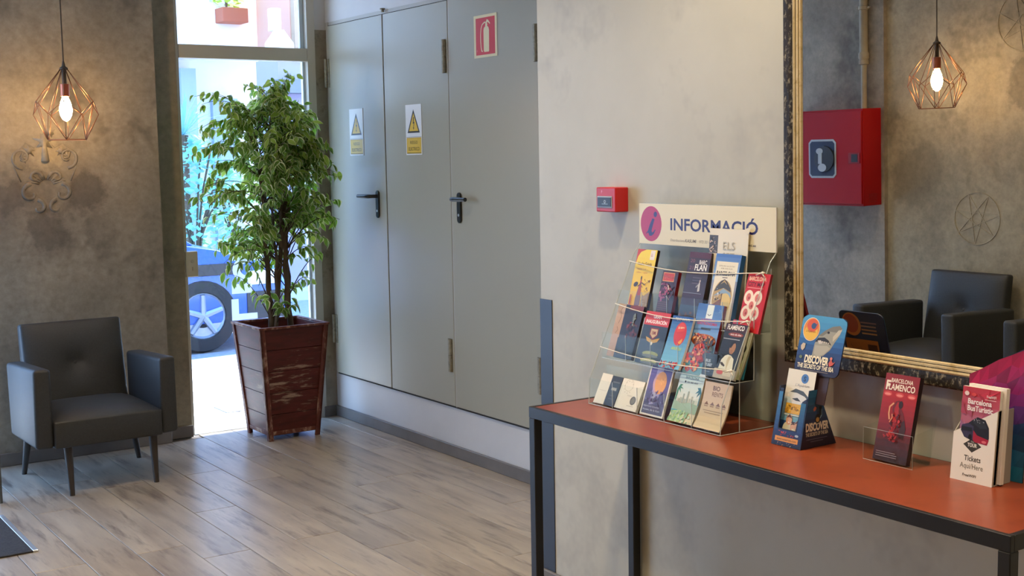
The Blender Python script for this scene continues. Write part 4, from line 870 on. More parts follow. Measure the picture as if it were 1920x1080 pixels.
A.poly([(.012, .02), (.016, .050), (.026, .062), (.036, .066), (.048, .064), (.060, .056), (.066, .02)], 'e2dcc8').poly([(.040, .062), (.036, .050), (.042, .022), (.046, .050), (.050, .062)], 'c8b898').ell(.046, .084, .0105, .016, 'a87850', 18, -.15).poly([(.040, .068), (.050, .068), (.048, .080), (.040, .080)], '9a6a48').poly([(.034, .086), (.038, .100), (.048, .104), (.054, .100), (.046, .096), (.040, .084)], '1c1714').poly([(.014, .042), (.022, .044), (.034, .036), (.032, .032), (.020, .036)], '3a2a22').rect(.0, .0, .08, .026, 'b8ac98').ell(.022, .016, .012, .006, 'c85a5a').rect(.034, .008, .03, .010, 'd8ccb8')
brochure('brochure', 'black leaflet of a singer in a white shirt at the right of the middle tier', A, (2.276, .911), tip((2.276, .911), .15, .36), 2.418, .008, 'paper_white')
A = Art(.050, .130); A.grad(0, 0, .05, .13, '7a7a58', 'b0b09a').ell(.028, .085, .014, .012, '3a3a32').ell(.024, .06, .016, .014, '6a6a4c').ell(.026, .03, .018, .022, '8a8a5c').ring(.026, .03, .010, .013, '5a5a40')
brochure('brochure', 'olive grey leaflet at the right end of the middle tier', A, (2.290, .911), tip((2.290, .911), .13, .36), 2.377, .006, 'paper_olive', bend=.008)
# bottom tier
T1 = (2.236, .7765)
A = Art(.047, .092); A.rect(0, 0, .047, .092, 'e6dfcc').rect(.01, .04, .03, .0015, 'cfc7b2')
brochure('brochure', 'plain cream card at the left end of the bottom tier', A, T1, tip(T1, .09, .45), 2.884, .006, 'paper_white')
A = Art(.047, .090); A.rect(0, 0, .047, .090, '2e3034').rect(.012, .046, .024, .010, '8a8a88').rect(.010, .07, .03, .004, '6a6a6a').text('HOTEL', .013, .048, .006, 'e0dcd0', w=.022, bold=.02).rect(.01, .03, .026, .002, '55585c').rect(.01, .02, .026, .002, '55585c')
brochure('brochure', 'small charcoal card beside the plain cream card in the bottom tier', A, T1, tip(T1, .09, .45), 2.836, .006, 'paper_dark')
A = Art(.096, .090); A.rect(0, 0, .096, .090, 'e8e1cf').ring(.034, .072, .017, .0185, 'c8bfa8').ell(.070, .030, .012, .013, '5a564c', 22).ell(.070, .030, .008, .009, '7a766a', 16)
for k_ in range(10): A.ell(.034 + .018 * math.cos(k_ * .6), .066 + .018 * math.sin(k_ * .6), .0015, .0015, 'a8a088', 6)
A.text('menu', .040, .04, .006, 'b8b09a', w=.02).rect(.050, .012, .03, .0015, 'b8b09a')
brochure('brochure', 'cream leaflet with a dark round seal in the bottom tier', A, T1, tip(T1, .09, .45), 2.786, .010, 'paper_white')
A = Art(.097, .160); A.rect(0, 0, .097, .160, 'e6dcc8').grad(.005, .005, .087, .142, '4a4050', '6a52a0', 10).poly([(.030, .147), (.055, .147), (.062, .04), (.028, .03)], '9a90c0').poly([(.034, .11), (.048, .11), (.046, .035), (.036, .035)], 'b8b4cc').ell(.052, .095, .027, .033, 'c8a0a8', 26).ell(.056, .096, .023, .032, 'e09a3c', 26).blobs(.05, .085, .02, .025, ['f0b050', 'e8a848'], 5, .006, 30).blobs(.01, .03, .075, .04, ['5a4870', '4a3c60', '7a6898'], 16, .008, 31)
A.text('experiencia immersiva', .012, .024, .006, 'c8c0cc', w=.065).text('museu de la llum', .012, .014, .006, 'd0c8d4', w=.07)
brochure('brochure', 'purple leaflet with an orange moon in the bottom tier', A, T1, tip(T1, .16, .34), 2.672, .006, 'paper_white')
A = Art(.097, .168); A.grad(0, 0, .097, .168, 'e8d8b4', '2f88a0', 12).grad(0, .04, .097, .09, 'dcd8c8', 'b8d4d4').poly([(.008, .160), (.022, .150), (.018, .138), (.030, .146), (.028, .158), (.018, .154)], 'b04058').poly([(.072, .135), (.080, .146), (.090, .140), (.097, .143), (.097, .133), (.078, .131)], 'e8ecec').text('BARCELONA', .050, .122, .007, '3a5a70', w=.052, al='c', bold=.02).ell(.026, .113, .003, .003, '2a2a2a').text('BUS · BAR · BOAT', .055, .111, .004, '4a4a4a', w=.042, al='c', bold=.02)
A.poly([(.002, .09), (.010, .104), (.020, .104), (.014, .098), (.026, .092), (.013, .093), (.018, .080), (.008, .090), (.006, .05), (.002, .05)], '2f7a4c').poly([(.097, .09), (.090, .104), (.078, .102), (.084, .096), (.074, .086), (.086, .090), (.082, .076), (.093, .088), (.094, .05), (.097, .05)], '2f6a7c')
for x_, h_2 in ((.030, .05), (.038, .03), (.046, .062), (.056, .035), (.064, .045), (.074, .03), (.014, .028), (.022, .035)): A.rect(x_, .045, .006, h_2 * .7, random.choice(['a8b0a0', '98a498', 'b4b4a0']))
A.poly([(.0, .03), (.097, .03), (.097, .055), (.06, .058), (.03, .052), (.0, .06)], '9ab49c').rect(0, .030, .05, .014, '3f98b0').poly([(0, .0), (.045, .0), (.055, .02), (.040, .034), (.010, .030)], 'b8d890').blobs(.0, .0, .09, .03, ['a8c8a0', 'd0dcc0', '88b088'], 16, .009, 33)
brochure('brochure', 'turquoise leaflet with palms and a skyline in the bottom tier', A, (2.240, .7765), tip((2.240, .7765), .168, .30), 2.545, .010, 'paper_cream', bend=.012)
A = Art(.100, .125); A.grad(0, 0, .100, .125, 'd0bc9c', 'c4ad8c').text('BIO', .032, .104, .012, '5a3a2c', w=.026, bold=.02).text('RENTS', .032, .088, .012, '6a4a38', w=.040, bold=.01)
for k_ in range(4): A.poly([(.010 + k_ * .022, .064), (.026 + k_ * .022, .064), (.018 + k_ * .022, .073)], '7a5a48').rect(.011 + k_ * .022, .059, .014, .003, '9a8068')
A.rect(.012, .048, .075, .002, 'a08a70').rect(.018, .042, .06, .002, 'a08a70')
brochure('brochure', 'beige leaflet curling forward at the right end of the bottom tier', A, (2.244, .7765), tip((2.244, .7765), .125, .22), 2.437, .004, 'paper_cream', bend=.022)
A = Art(.085, .050); A.rect(0, 0, .085, .050, '24386a').text('LOUNGE', .036, .034, .009, 'e8ecf0', w=.034, bold=.03, shear=.2).blobs(.0, .0, .06, .026, ['b0b8c8', '8a98b0', 'd8d8dc'], 22, .006, 35).blobs(.0, .0, .012, .02, ['d8785a'], 4, .008, 36)
brochure('brochure', 'small navy card lying in front of the curling beige leaflet', A, (2.229, .7765), (2.250, .805), 2.433, .003, 'paper_cream')

# ------------------------------------------------------------------ shark dispenser box
sb = empty('leaflet_dispenser', (2.335, 2.148, TZ), label='navy cardboard leaflet dispenser with a shark header card on the console table', cat='dispenser')
SY0, SY1, SX0, SX1, SH = 2.101, 2.199, 2.271, 2.400, .145
def sq(y, x, z): return (x, y, z)
fx = lambda z: SX0 + (z - TZ) * .22     # front leans back
bx_ = lambda z: SX1 - (z - TZ) * .46
yo = .0
zt_ = TZ + SH
# front panel with U cut
F0 = lambda y, z: (fx(z), y, z)
MB().prism([(SY0, TZ), (SY1, TZ), (SY1, zt_ - .005), (SY1 - .014, zt_ - .005), (SY1 - .016, TZ + .042), (SY0 + .030, TZ + .042), (SY0 + .022, zt_ - .02), (SY0, zt_)], 'x', 0, .0025)
def sheared(poly):
    mb = MB(); n = len(poly); v = [(fx(p[1]), p[0], p[1]) for p in poly] + [(fx(p[1]) + .0025, p[0], p[1]) for p in poly]
    f = [tuple(range(n)), tuple(range(2 * n - 1, n - 1, -1))] + [(i, n + i, n + (i + 1) % n, (i + 1) % n) for i in range(n)]
    return mb.add(v, f)
fp = sheared([(SY0, TZ + .001), (SY1, TZ + .001), (SY1 - .004, zt_ - .005), (SY1 - .014, zt_ - .005), (SY1 - .016, TZ + .042), (SY0 + .026, TZ + .042), (SY0 + .018, zt_ - .03), (SY0 + .004, zt_ - .02)]).build('front_panel', 'card_navy', sb)
for yy, nm in ((SY0, 0), (SY1 - .0025, 1)):
    o = MB().prism([(SX0, TZ + .001), (SX1, TZ + .001), (bx_(zt_), zt_), (fx(zt_), zt_)], 'y', yy, yy + .0025).build('side_panel', 'card_navy', sb)
    if nm == 0: side_p = o
MB().hexa([(SX1 - .0025, SY0, TZ + .001), (SX1, SY0, TZ + .001), (SX1, SY1, TZ + .001), (SX1 - .0025, SY1, TZ + .001)], [(bx_(zt_) - .0025, SY0, zt_), (bx_(zt_), SY0, zt_), (bx_(zt_), SY1, zt_), (bx_(zt_) - .0025, SY1, zt_)]).build('back_panel', 'card_brown', sb)
# prints
A = Art(.098, .145); A.grad(.002, .001, .094, .040, '121a34', '1c3468', 6).grad(.002, .040, .012, .095, '1c3c74', '3a7fb0', 8)
A.grad(.078, .040, .016, .075, '1c3c74', '2c6a90', 8).rect(.010, .012, .076, .012, 'd8923a').text('www.aquarium.com', .048, .0155, .005, '5a3818', w=.064, al='c', bold=.02).blobs(.02, .026, .05, .012, ['b8343a', '8a2434', 'd8645a'], 6, .005, 40).ell(.080, .032, .006, .003, 'a8b4c4').blobs(.02, .002, .06, .008, ['a89a8a', '6a5a6a', 'c88a4a'], 5, .003, 41)
A.build('printed_front', fp, frame_m((fx(TZ) - .0004, SY1, TZ), (0, -1, 0), (fx(TZ + .1) - fx(TZ), 0, .1)))
A = Art(.129, .145); tri = lambda z: (z * .22, .129 - z * .46)
P = []
for i in range(8):
    z0, z1 = .001 + i * .018, .001 + (i + 1) * .018; c_ = ['141628', '161a30', '181f3a', '1b2a4c', '1f3a5c', '24486a', '2a5878', '30688a'][i]
    A.poly([(tri(z0)[0], z0), (tri(z0)[1], z0), (tri(z1)[1], z1), (tri(z1)[0], z1)], c_)
A.text('DISCOVER', .018, .044, .020, 'd8ccb4', w=.082, bold=.045).text('THE SECRETS OF THE SEA', .018, .031, .009, 'c0b49c', w=.080, bold=.03).rect(.02, .022, .075, .0015, '5a5a68').rect(.035, .016, .045, .0015, '5a5a68')
A.ell(.060, .072, .010, .012, '1a1a24').ell(.060, .070, .006, .006, 'b08a4a').poly([(.044, .098), (.050, .104), (.056, .100), (.052, .094), (.046, .092)], 'b05a3a').line([(.074, .095), (.074, .080), (.068, .072)], .002, '8ab0c0').rect(.066, .080, .008, .022, '14202c')
A.build('printed_side', side_p, frame_m((SX0, SY0 - .0004, TZ), (1, 0, 0), (0, 0, 1)))
# leaflets inside
A = Art(.092, .186); A.rect(0, 0, .092, .186, 'e6e2d4').grad(0, .0, .092, .055, '24345e', '2c4a78').grad(0, .055, .092, .06, '5a9ab4', 'c8d8d8').ell(.058, .166, .012, .012, '4a7ab8', 22).text('S', .054, .160, .012, '24406a', bold=.04).text('L’Aquàrium', .030, .145, .007, '8a9098', w=.045, shear=.3)
A.poly([(.012, .126), (.030, .136), (.055, .134), (.080, .120), (.088, .104), (.074, .108), (.050, .100), (.034, .092), (.024, .108)], 'd8dcdc').poly([(.016, .128), (.034, .138), (.060, .134), (.084, .118), (.088, .108), (.066, .122), (.040, .128)], '4a5258').poly([(.026, .112), (.044, .116), (.056, .108), (.040, .108)], '3a4044').poly([(.040, .100), (.054, .088), (.048, .100)], '4a5258')
A.rect(.010, .074, .060, .026, 'd8a83a').blobs(.012, .076, .05, .02, ['b8862a', 'e8c050', '8a6a24'], 12, .006, 44).rect(.010, .070, .060, .002, 'e0d8c0')
for cx_, cy_, r_2 in ((.030, .058, .010), (.046, .042, .009), (.060, .046, .010)): A.ell(cx_, cy_ - .022, .018, .018, 'd0c8a8', 18).ell(cx_, cy_, r_2, r_2 * 1.3, 'd0a080', 18).poly([(cx_ - r_2, cy_ + .004), (cx_, cy_ + r_2 * 1.5), (cx_ + r_2, cy_ + .004), (cx_, cy_ + r_2 * .7)], '4a3020').poly([(cx_ - .004, cy_ - .005), (cx_ + .004, cy_ - .005), (cx_, cy_ - .008)], 'f0e8e0')
A.rect(0, 0, .092, .012, '1c2848')
brochure('brochure', 'white and blue shark leaflet standing in the navy dispenser', A, (2.287, TZ + .006), (2.330, .962), 2.194, .012, 'paper_dark', group='leaflets in table dispensers')
# header card with neck
hw, hh, hr = .143, .148, .016
b0 = Vector((2.336, 2.186, .950)); up_ = Vector((.27, 0, 1)).normalized()
Mh = frame_m(b0, (0, -1, 0), up_)
ol = []
for cx_, cy_, a0_ in ((hw - hr, hr, -90), (hw - hr, hh - hr, 0), (hr, hh - hr, 90), (hr, hr, 180)):
    for k_ in range(6): t = math.radians(a0_ + 18 * k_); ol.append((cx_ + hr * math.cos(t), cy_ + hr * math.sin(t)))
n = len(ol); V = [Mh @ Vector((p[0], p[1], 0)) for p in ol] + [Mh @ Vector((p[0], p[1], -.003)) for p in ol]
hd = MB().add(V, [tuple(range(n)), tuple(range(2 * n - 1, n - 1, -1))] + [(i, n + i, n + (i + 1) % n, (i + 1) % n) for i in range(n)]).build('header_card', 'card_navy', sb)
Mn = Mh @ Matrix.Translation((0, 0, -.003))
MB().hexa([Mn @ Vector((.03, -.07, -.002)), Mn @ Vector((.115, -.07, -.002)), Mn @ Vector((.115, -.07, .0)), Mn @ Vector((.03, -.07, .0))], [Mn @ Vector((.03, .03, -.002)), Mn @ Vector((.115, .03, -.002)), Mn @ Vector((.115, .03, .0)), Mn @ Vector((.03, .03, .0))]).build('card_neck', 'card_brown', sb)
A = Art(hw, hh)
def clipband(y0, y1, c):
    def xr(y):
        d = 0
        if y < hr: d = hr - math.sqrt(max(hr * hr - (hr - y) ** 2, 0))
        elif y > hh - hr: d = hr - math.sqrt(max(hr * hr - (y - hh + hr) ** 2, 0))
        return d
    A.poly([(xr(y0), y0), (hw - xr(y0), y0), (hw - xr(y1), y1), (xr(y1), y1)], c)
cols = ['1c1830', '1a1a3a', '1c2046', '1c2850', '1e3260', '1f3f74', '224f8a', '2a62a0', '3576b2', '3f86bc', '4892c4', '4a98c8']
bands = [0, .004, .010, .016, .03, .045, .06, .074, .088, .10, .115, .132, .140, .148]
for i in range(13): clipband(bands[i], bands[i + 1], cols[min(i, 11)])
A.poly([(.050, .044), (.052, .078), (.060, .096), (.078, .112), (.100, .124), (.122, .128), (.130, .122), (.126, .106), (.114, .086), (.104, .066), (.086, .050), (.066, .042)], '9c9a8c').poly([(.060, .098), (.078, .113), (.100, .125), (.122, .129), (.130, .123), (.118, .112), (.092, .112), (.072, .098)], '7a786e').poly([(.052, .082), (.060, .093), (.080, .096), (.094, .090), (.106, .078), (.098, .086), (.084, .086), (.068, .084)], '2a2420').poly([(.060, .086), (.070, .088), (.076, .080), (.066, .078)], 'c8c0b4').poly([(.054, .074), (.074, .074), (.094, .076), (.104, .070), (.088, .054), (.068, .046), (.056, .052)], 'b0ac9c').ell(.090, .109, .004, .003, '1c1a18').poly([(.108, .088), (.126, .108), (.131, .120), (.120, .118), (.106, .100)], 'c4bca8')
for i in range(5): A.poly([(.066 + i * .007, .0865 - i * .0006), (.071 + i * .007, .0865 - i * .0006), (.0685 + i * .007, .081)], 'd8d0c4')
A.ell(.034, .112, .027, .030, 'e8e0d0', 30).grad(.018, .090, .032, .044, 'e8c83a', 'e0602c', 8).ell(.034, .112, .0255, .0285, 'e08a34', 30).ell(.034, .1035, .022, .019, 'e8b83a', 26).ell(.036, .122, .018, .016, 'd8582c', 22).ell(.040, .121, .008, .008, '34507a', 16).poly([(.044, .122), (.052, .130), (.046, .116)], '34507a').text('L’Aquàrium', .018, .104, .006, 'a04a24', w=.03, shear=.3)
A.poly([(.010, .068), (.016, .076), (.024, .074), (.024, .064), (.018, .056), (.012, .060)], 'c8b8a0').ell(.016, .040, .005, .004, '6a7a5a').poly([(.108, .034), (.114, .044), (.122, .036), (.128, .040), (.122, .030), (.112, .026)], 'c85a48').ell(.114, .046, .004, .004, 'd87a60')
A.text('DISCOVER', .030, .028, .019, 'f2e8cc', w=.078, bold=.045).text('THE SECRETS OF THE SEA', .010, .014, .011, 'f2e8cc', w=.118, bold=.03).rect(.022, .0085, .09, .0014, '8a7a70')
A.build('printed_front', hd, Mh @ Matrix.Translation((0, 0, .0003)))
A = Art(hw, hh); A.ell(.106, .112, .030, .032, 'a8622c', 26).ell(.108, .114, .024, .026, '8a3424', 22).rect(.025, .118, .050, .004, '7a5a58').rect(.028, .108, .048, .004, '8a6a5a').rect(.028, .098, .048, .004, '9a6a44').rect(.028, .088, .048, .004, 'a87848').rect(.030, .01, .105, .062, '9a5a24').rect(.035, .015, .03, .045, '4a2a1c').line([(.08, .03), (.09, .05), (.11, .04), (.12, .055)], .0015, '6a3a18')
A.build('printed_back', hd, Mh @ Matrix(((-1, 0, 0, hw), (0, 1, 0, 0), (0, 0, -1, -.0033), (0, 0, 0, 1))))

# ------------------------------------------------------------------ flamenco stand
fs = empty('acrylic_leaflet_stand', (2.36, 1.88, TZ), label='small clear acrylic stand holding the red flamenco leaflets', cat='stand')
MB().box(2.322, 2.420, 1.808, 1.950, TZ, TZ + .0025).build('base_plate', 'acrylic', fs)
MB().box(2.322, 2.3245, 1.808, 1.950, TZ + .0025, .850).build('front_plate', 'acrylic', fs)
for yy in (1.808, 1.9475): MB().prism([(2.3245, TZ + .0025), (2.385, TZ + .0025), (2.395, .86), (2.3245, .85)], 'y', yy, yy + .0025).build('side_plate', 'acrylic', fs)
MB().hexa([(2.386, 1.8105, TZ + .0025), (2.3885, 1.8105, TZ + .0025), (2.3885, 1.9475, TZ + .0025), (2.386, 1.9475, TZ + .0025)], [(2.410, 1.8105, .88), (2.4125, 1.8105, .88), (2.4125, 1.9475, .88), (2.410, 1.9475, .88)]).build('back_plate', 'acrylic', fs)
MB().tube([(2.3225, 1.950, .850), (2.3225, 1.808, .850), (2.3225, 1.808, TZ + .002), (2.3225, 1.950, TZ + .002), (2.3225, 1.950, .850)], .0005, 4).build('polished_edge', 'acrylic_edge', fs)
A = Art(.097, .206); A.grad(0, 0, .097, .206, '2a1214', '8a1c20', 12).grad(0, .05, .097, .125, '5a1418', 'b8181c', 10).rect(0, .165, .097, .041, '8a1a1e')
A.text('BARCELONA', .018, .186, .010, 'f0e4d0', w=.062, bold=.015).text('FLAMENCO', .006, .168, .015, 'f4e8d4', w=.082, bold=.02).text('F', .005, .168, .022, 'f4e8d4', w=.012, bold=.03)
for k_ in range(3): A.ell(.014 + k_ * .034, .158, .012, .006, 'd04a44', 18).ell(.014 + k_ * .034, .157, .009, .003, 'e88a80', 12)
A.poly([(.022, .060), (.030, .072), (.038, .090), (.036, .112), (.034, .128), (.040, .142), (.050, .146), (.058, .138), (.058, .128), (.066, .118), (.074, .100), (.080, .080), (.080, .060), (.064, .050), (.045, .046), (.030, .050)], '6a1216').poly([(.040, .126), (.046, .142), (.056, .138), (.052, .122), (.056, .104), (.052, .084), (.044, .066), (.036, .058), (.042, .086)], 'a81c1e').poly([(.060, .060), (.078, .056), (.080, .082), (.072, .102), (.066, .096)], '3a1410').ell(.056, .136, .006, .009, '2a0e0c').line([(.036, .138), (.026, .128), (.026, .112), (.030, .098)], .004, 'e0a070').blobs(.034, .056, .030, .060, ['b82022', '8a1418', '5a0e12', 'c83028', '3a0c0e'], 22, .007, 50).blobs(.024, .050, .040, .014, ['a81c1e', '5a0e12', 'c03030'], 8, .006, 51).line([(.034, .092), (.040, .104), (.038, .112)], .003, 'd88a60')
A.rect(.010, .020, .055, .0015, 'a08888').rect(.010, .015, .06, .0015, 'a08888').rect(.010, .010, .06, .0015, 'a08888')
brochure('brochure', 'red flamenco leaflet with a dancer in the small acrylic stand', A, (2.334, TZ + .0045), (2.383, .980), 1.932, .014, 'paper_dark', group='leaflets in table dispensers')

# ------------------------------------------------------------------ bus tour dispenser
bt = empty('ticket_dispenser', (2.37, 1.66, TZ), label='white bus tour leaflet box with a faceted purple backboard on the console table', cat='dispenser')
BX, BY0, BY1 = 2.338, 1.612, 1.718
yaw_ = 0.0
def fr_poly(poly, x0, x1): return MB().prism(poly, 'x', x0, x1)
ZL, ZR = .876, .936
lean = lambda z: (z - TZ) * .10
mb = MB(); poly = [(BY1, TZ + .001), (BY0, TZ + .001), (BY0, ZR), (BY1, ZL)]
v = [(BX + lean(p[1]), p[0], p[1]) for p in poly] + [(BX + .002 + lean(p[1]), p[0], p[1]) for p in poly]
bfp = mb.add(v, [(0, 1, 2, 3), (7, 6, 5, 4), (0, 4, 5, 1), (1, 5, 6, 2), (2, 6, 7, 3), (3, 7, 4, 0)]).build('front_panel', 'card_white', bt)
for yy in (BY0, BY1 - .002):
    zt2 = ZR if yy == BY0 else ZL
    MB().prism([(BX + .002, TZ + .001), (BX + .066, TZ + .001), (BX + .058 + lean(ZR), ZR), (BX + .002 + lean(zt2), zt2)], 'y', yy, yy + .002).build('side_panel', 'card_grey', bt)
MB().box(BX + .002, BX + .066, BY0 + .002, BY1 - .002, TZ + .001, TZ + .003).build('base_panel', 'card_white', bt)
A = Art(.106, .17); A.poly([(.0, .0), (.106, .0), (.106, .164), (.0, .105)], 'ece8de').poly([(.050, .098), (.073, .082), (.050, .066), (.027, .082)], '3c3a34').text('TOUR', .050, .0785, .008, 'e8e4d8', w=.024, al='c', bold=.035).text('THE', .050, .088, .004, 'c8c4b8', w=.008, al='c').text('Tickets', .053, .047, .012, '4a463c', w=.042, al='c', bold=.02).text('Aqui/Here', .052, .030, .012, '6a665a', w=.058, al='c').text('FreeWIFI', .048, .012, .006, '5a564c', w=.034, al='c', bold=.02, shear=.1)
# the bus picture cut out above the slanted edge
A.poly([(.018, .112), (.028, .098), (.056, .090), (.086, .088), (.090, .104), (.088, .126), (.078, .142), (.058, .146), (.046, .138), (.034, .128)], '1a1a22').poly([(.018, .112), (.020, .124), (.036, .130), (.050, .124), (.050, .094), (.028, .099)], '3a3450').poly([(.050, .094), (.056, .090), (.086, .088), (.090, .100), (.060, .106), (.050, .116)], 'a81c38').poly([(.048, .132), (.056, .142), (.076, .139), (.084, .124), (.066, .122)], '2a3038').blobs(.050, .134, .026, .008, ['c8ccd0', '5a6068'], 6, .0025, 60).rect(.020, .113, .026, .008, '20242c').ell(.043, .100, .004, .006, '101014').ell(.079, .094, .006, .003, 'e0707a')
A.build('printed_front', bfp, frame_m((BX - .0004, BY1, TZ), (0, -1, 0), (.10, 0, 1)))
# backboard
KX = 2.416; bpoly = [(1.738, TZ + .001), (1.590, TZ + .001), (1.572, 1.080), (1.728, .996)]
bb = MB().prism(bpoly, 'x', KX, KX + .003).build('backboard', 'card_navy', bt)
A = Art(.17, .31); Bp = lambda y, z: (1.738 - y, z - TZ)
Q = [Bp(*p) for p in bpoly]; mixc = lambda a, b, t: tuple(a[i] + (b[i] - a[i]) * t for i in range(3))
hx = lambda c: tuple(int(c[i:i + 2], 16) / 255 for i in (0, 2, 4))
rgb = random.Random(5); G = 6; R_ = 9; grid = []
for j in range(R_ + 1):
    rowp = []
    for i in range(G + 1):
        u, v = i / G, j / R_; a = (Q[0][0] + (Q[1][0] - Q[0][0]) * u, Q[0][1] + (Q[1][1] - Q[0][1]) * u); b = (Q[3][0] + (Q[2][0] - Q[3][0]) * u, Q[3][1] + (Q[2][1] - Q[3][1]) * u)
        jx = 0 if i in (0, G) else rgb.uniform(-.008, .008); jy = 0 if j in (0, R_) else rgb.uniform(-.009, .009)
        if i in (0, G): jy = 0
        rowp.append((a[0] + (b[0] - a[0]) * v + jx, a[1] + (b[1] - a[1]) * v + jy))
    grid.append(rowp)
for j in range(R_):
    for i in range(G):
        for tri_ in ((grid[j][i], grid[j][i + 1], grid[j + 1][i + 1]), (grid[j][i], grid[j + 1][i + 1], grid[j + 1][i])):
            v = (j + .5) / R_; base = mixc(hx('1c6a80'), hx('243a70'), min(v / .45, 1)) if v < .45 else mixc(hx('4a3478'), hx('b81c50'), min((v - .45) / .5, 1))
            k2 = rgb.uniform(.85, 1.25); cc = ''.join('%02x' % int(max(0, min(1, c * k2)) * 255) for c in base); A.poly(list(tri_), cc)
A.z = 0; A.v = [(p[0], p[1], .0002) for p in A.v]
A.build('printed_face', bb, frame_m((KX - .0004, 1.738, TZ), (0, -1, 0), (0, 0, 1)))
# leaflets inside
A = Art(.094, .205); A.grad(0, 0, .094, .205, 'a8a4c4', 'c02838', 10)
rgb = random.Random(9)
for k_ in range(34):
    x_, y_ = rgb.random() * .08, .07 + rgb.random() * .125; t = (y_ - .07) / .135; base = mixc(hx('9a92c0'), hx('c8283a'), t); k2 = rgb.uniform(.85, 1.2); cc = ''.join('%02x' % int(max(0, min(1, c * k2)) * 255) for c in base)
    P3 = [(min(max(x_ + rgb.uniform(-.02, .03), 0), .094), min(max(y_ + rgb.uniform(-.02, .02), 0), .205)) for _ in range(3)]; A.poly(P3, cc)
A.ell(.012, .190, .006, .005, 'f0d8d4', 14).ell(.030, .189, .006, .004, 'd84a4a', 12).text('FreeWIFI', .062, .186, .006, 'f0d8d8', w=.024, bold=.02).rect(.058, .181, .028, .0015, 'e8c0c0').text('Barcelona', .016, .168, .012, 'f4eae8', w=.060, bold=.03).text('BusTuristic', .016, .153, .012, 'f4eae8', w=.064, bold=.03)
brochure('brochure', 'red and violet bus tour leaflet in the white ticket box', A, (BX + .006, TZ + .004), (BX + .026, .985), 1.706, .008, 'paper_white', group='leaflets in table dispensers')
A = Art(.094, .21); A.rect(0, 0, .094, .21, 'ece4dc')
brochure('brochure', 'plain white leaflets behind the bus tour leaflet', A, (BX + .018, TZ + .004), (BX + .036, .990), 1.698, .012, 'paper_white', group='leaflets in table dispensers')

# ------------------------------------------------------------------ the street outside
road = struct(MB().box(-14, 24, 8.9, 13.4, -.30, -.12).build('floor_road', 'asphalt'))
sw = struct(MB().box(-14, 24, 6.64, 8.75, -.30, -.022).box(-14, LX - .12, -8, 6.64, -.30, -.022).box(-14, 24, 13.4, 22, -.30, -.02).build('floor_pavement', 'kerb'))
_t = MB().box(0, .395, 0, .395, -.022, -.002).mesh('paving_slab', 'pavement', bevel=.003, seg=1)
for i in range(14):
    for j in range(5):
        o = link_mesh('paving_slab', _t, sw); o.location = (.4 + i * .4, 6.72 + j * .4, 0)
for i in range(8):
    o = MB().box(0, .985, 0, .15, -.30, 0).build('kerb_stone', 'kerb', sw, bevel=.01, seg=1); o.location = (-.6 + i, 8.75, 0)
mc = MB().box(2.72, 3.16, 7.10, 7.32, -.002, .003).build('drain_cover', 'iron_cover', bevel=.001, seg=1); tag(mc, 'grey metal cover in the bright pavement outside the glass door', 'cover')
struct(MB().box(1.2, 8, 6.80, 7.55, 2.98, 3.12).build('trim_sun_blocker', 'facade_white'))  # unseen slab added so that no direct sun enters the room
struct(MB().box(RX + .15, 9, 6.6, 6.80, 0, 3.0).build('wall_street', 'facade_white'))

# blue car passing, nose to the right
CARX, CARY = 4.50, 10.22
car = empty('car', (2.6, 11.0, -.12), label='blue and silver car on the road behind the glass door', cat='car')
pr = [(0, .30), (.02, .55), (-.10, .72), (-.55, .84), (-.78, .90)]            # nose to windscreen foot (x back from the nose, z)
low = [(-.0, .30), (-.02, .56), (-.14, .74), (-.62, .88), (-1.0, .95), (-1.9, .97), (-3.0, .98), (-3.75, .95), (-3.95, .70), (-3.95, .32), (-3.6, .26), (-.25, .24)]
mb = MB(); ys = [(0, .0, 1.0), (.05, -.04, 1.0), (.85, -.08, 1.03), (1.65, -.04, 1.0), (1.70, .0, 1.0)]
n = len(low); V = []
for yo_, dx_, kz in ys:
    for (x_, z_) in low:
        V.append((CARX + x_ * (1 if x_ < -.5 else 1) + (dx_ if False else (.06 if 0 < yo_ < 1.7 and x_ > -.2 else 0)), CARY + yo_ - .0, -.12 + z_ * (1 if z_ < .6 else kz)))
F = [tuple(range(n)), tuple(reversed(range((len(ys) - 1) * n, len(ys) * n)))]
for j in range(len(ys) - 1): F += [(j * n + i, j * n + (i + 1) % n, (j + 1) * n + (i + 1) % n, (j + 1) * n + i) for i in range(n)]
mb.add(V, F).build('body', 'car_blue', car, bevel=.03, seg=2, smooth=35)
gh = [(-.78, .92), (-1.50, 1.38), (-1.8, 1.44), (-2.9, 1.43), (-3.6, .96)]
V = []; n = len(gh)
for yo_, ins in ((.06, 0), (.20, 1), (1.50, 1), (1.64, 0)):
    for (x_, z_) in gh: V.append((CARX + x_, CARY + yo_, -.12 + z_))
V = [(CARX + x_, CARY + .05 + (.16 * (z_ - .92) / .5), -.12 + z_) for x_, z_ in gh] + [(CARX + x_, CARY + 1.65 - (.16 * (z_ - .92) / .5), -.12 + z_) for x_, z_ in gh]
MB().add(V, [tuple(range(n)), tuple(range(2 * n - 1, n - 1, -1))] + [(i, n + i, n + (i + 1) % n, (i + 1) % n) for i in range(n)]).build('cabin', 'car_blue', car, bevel=.03, seg=2, smooth=35)
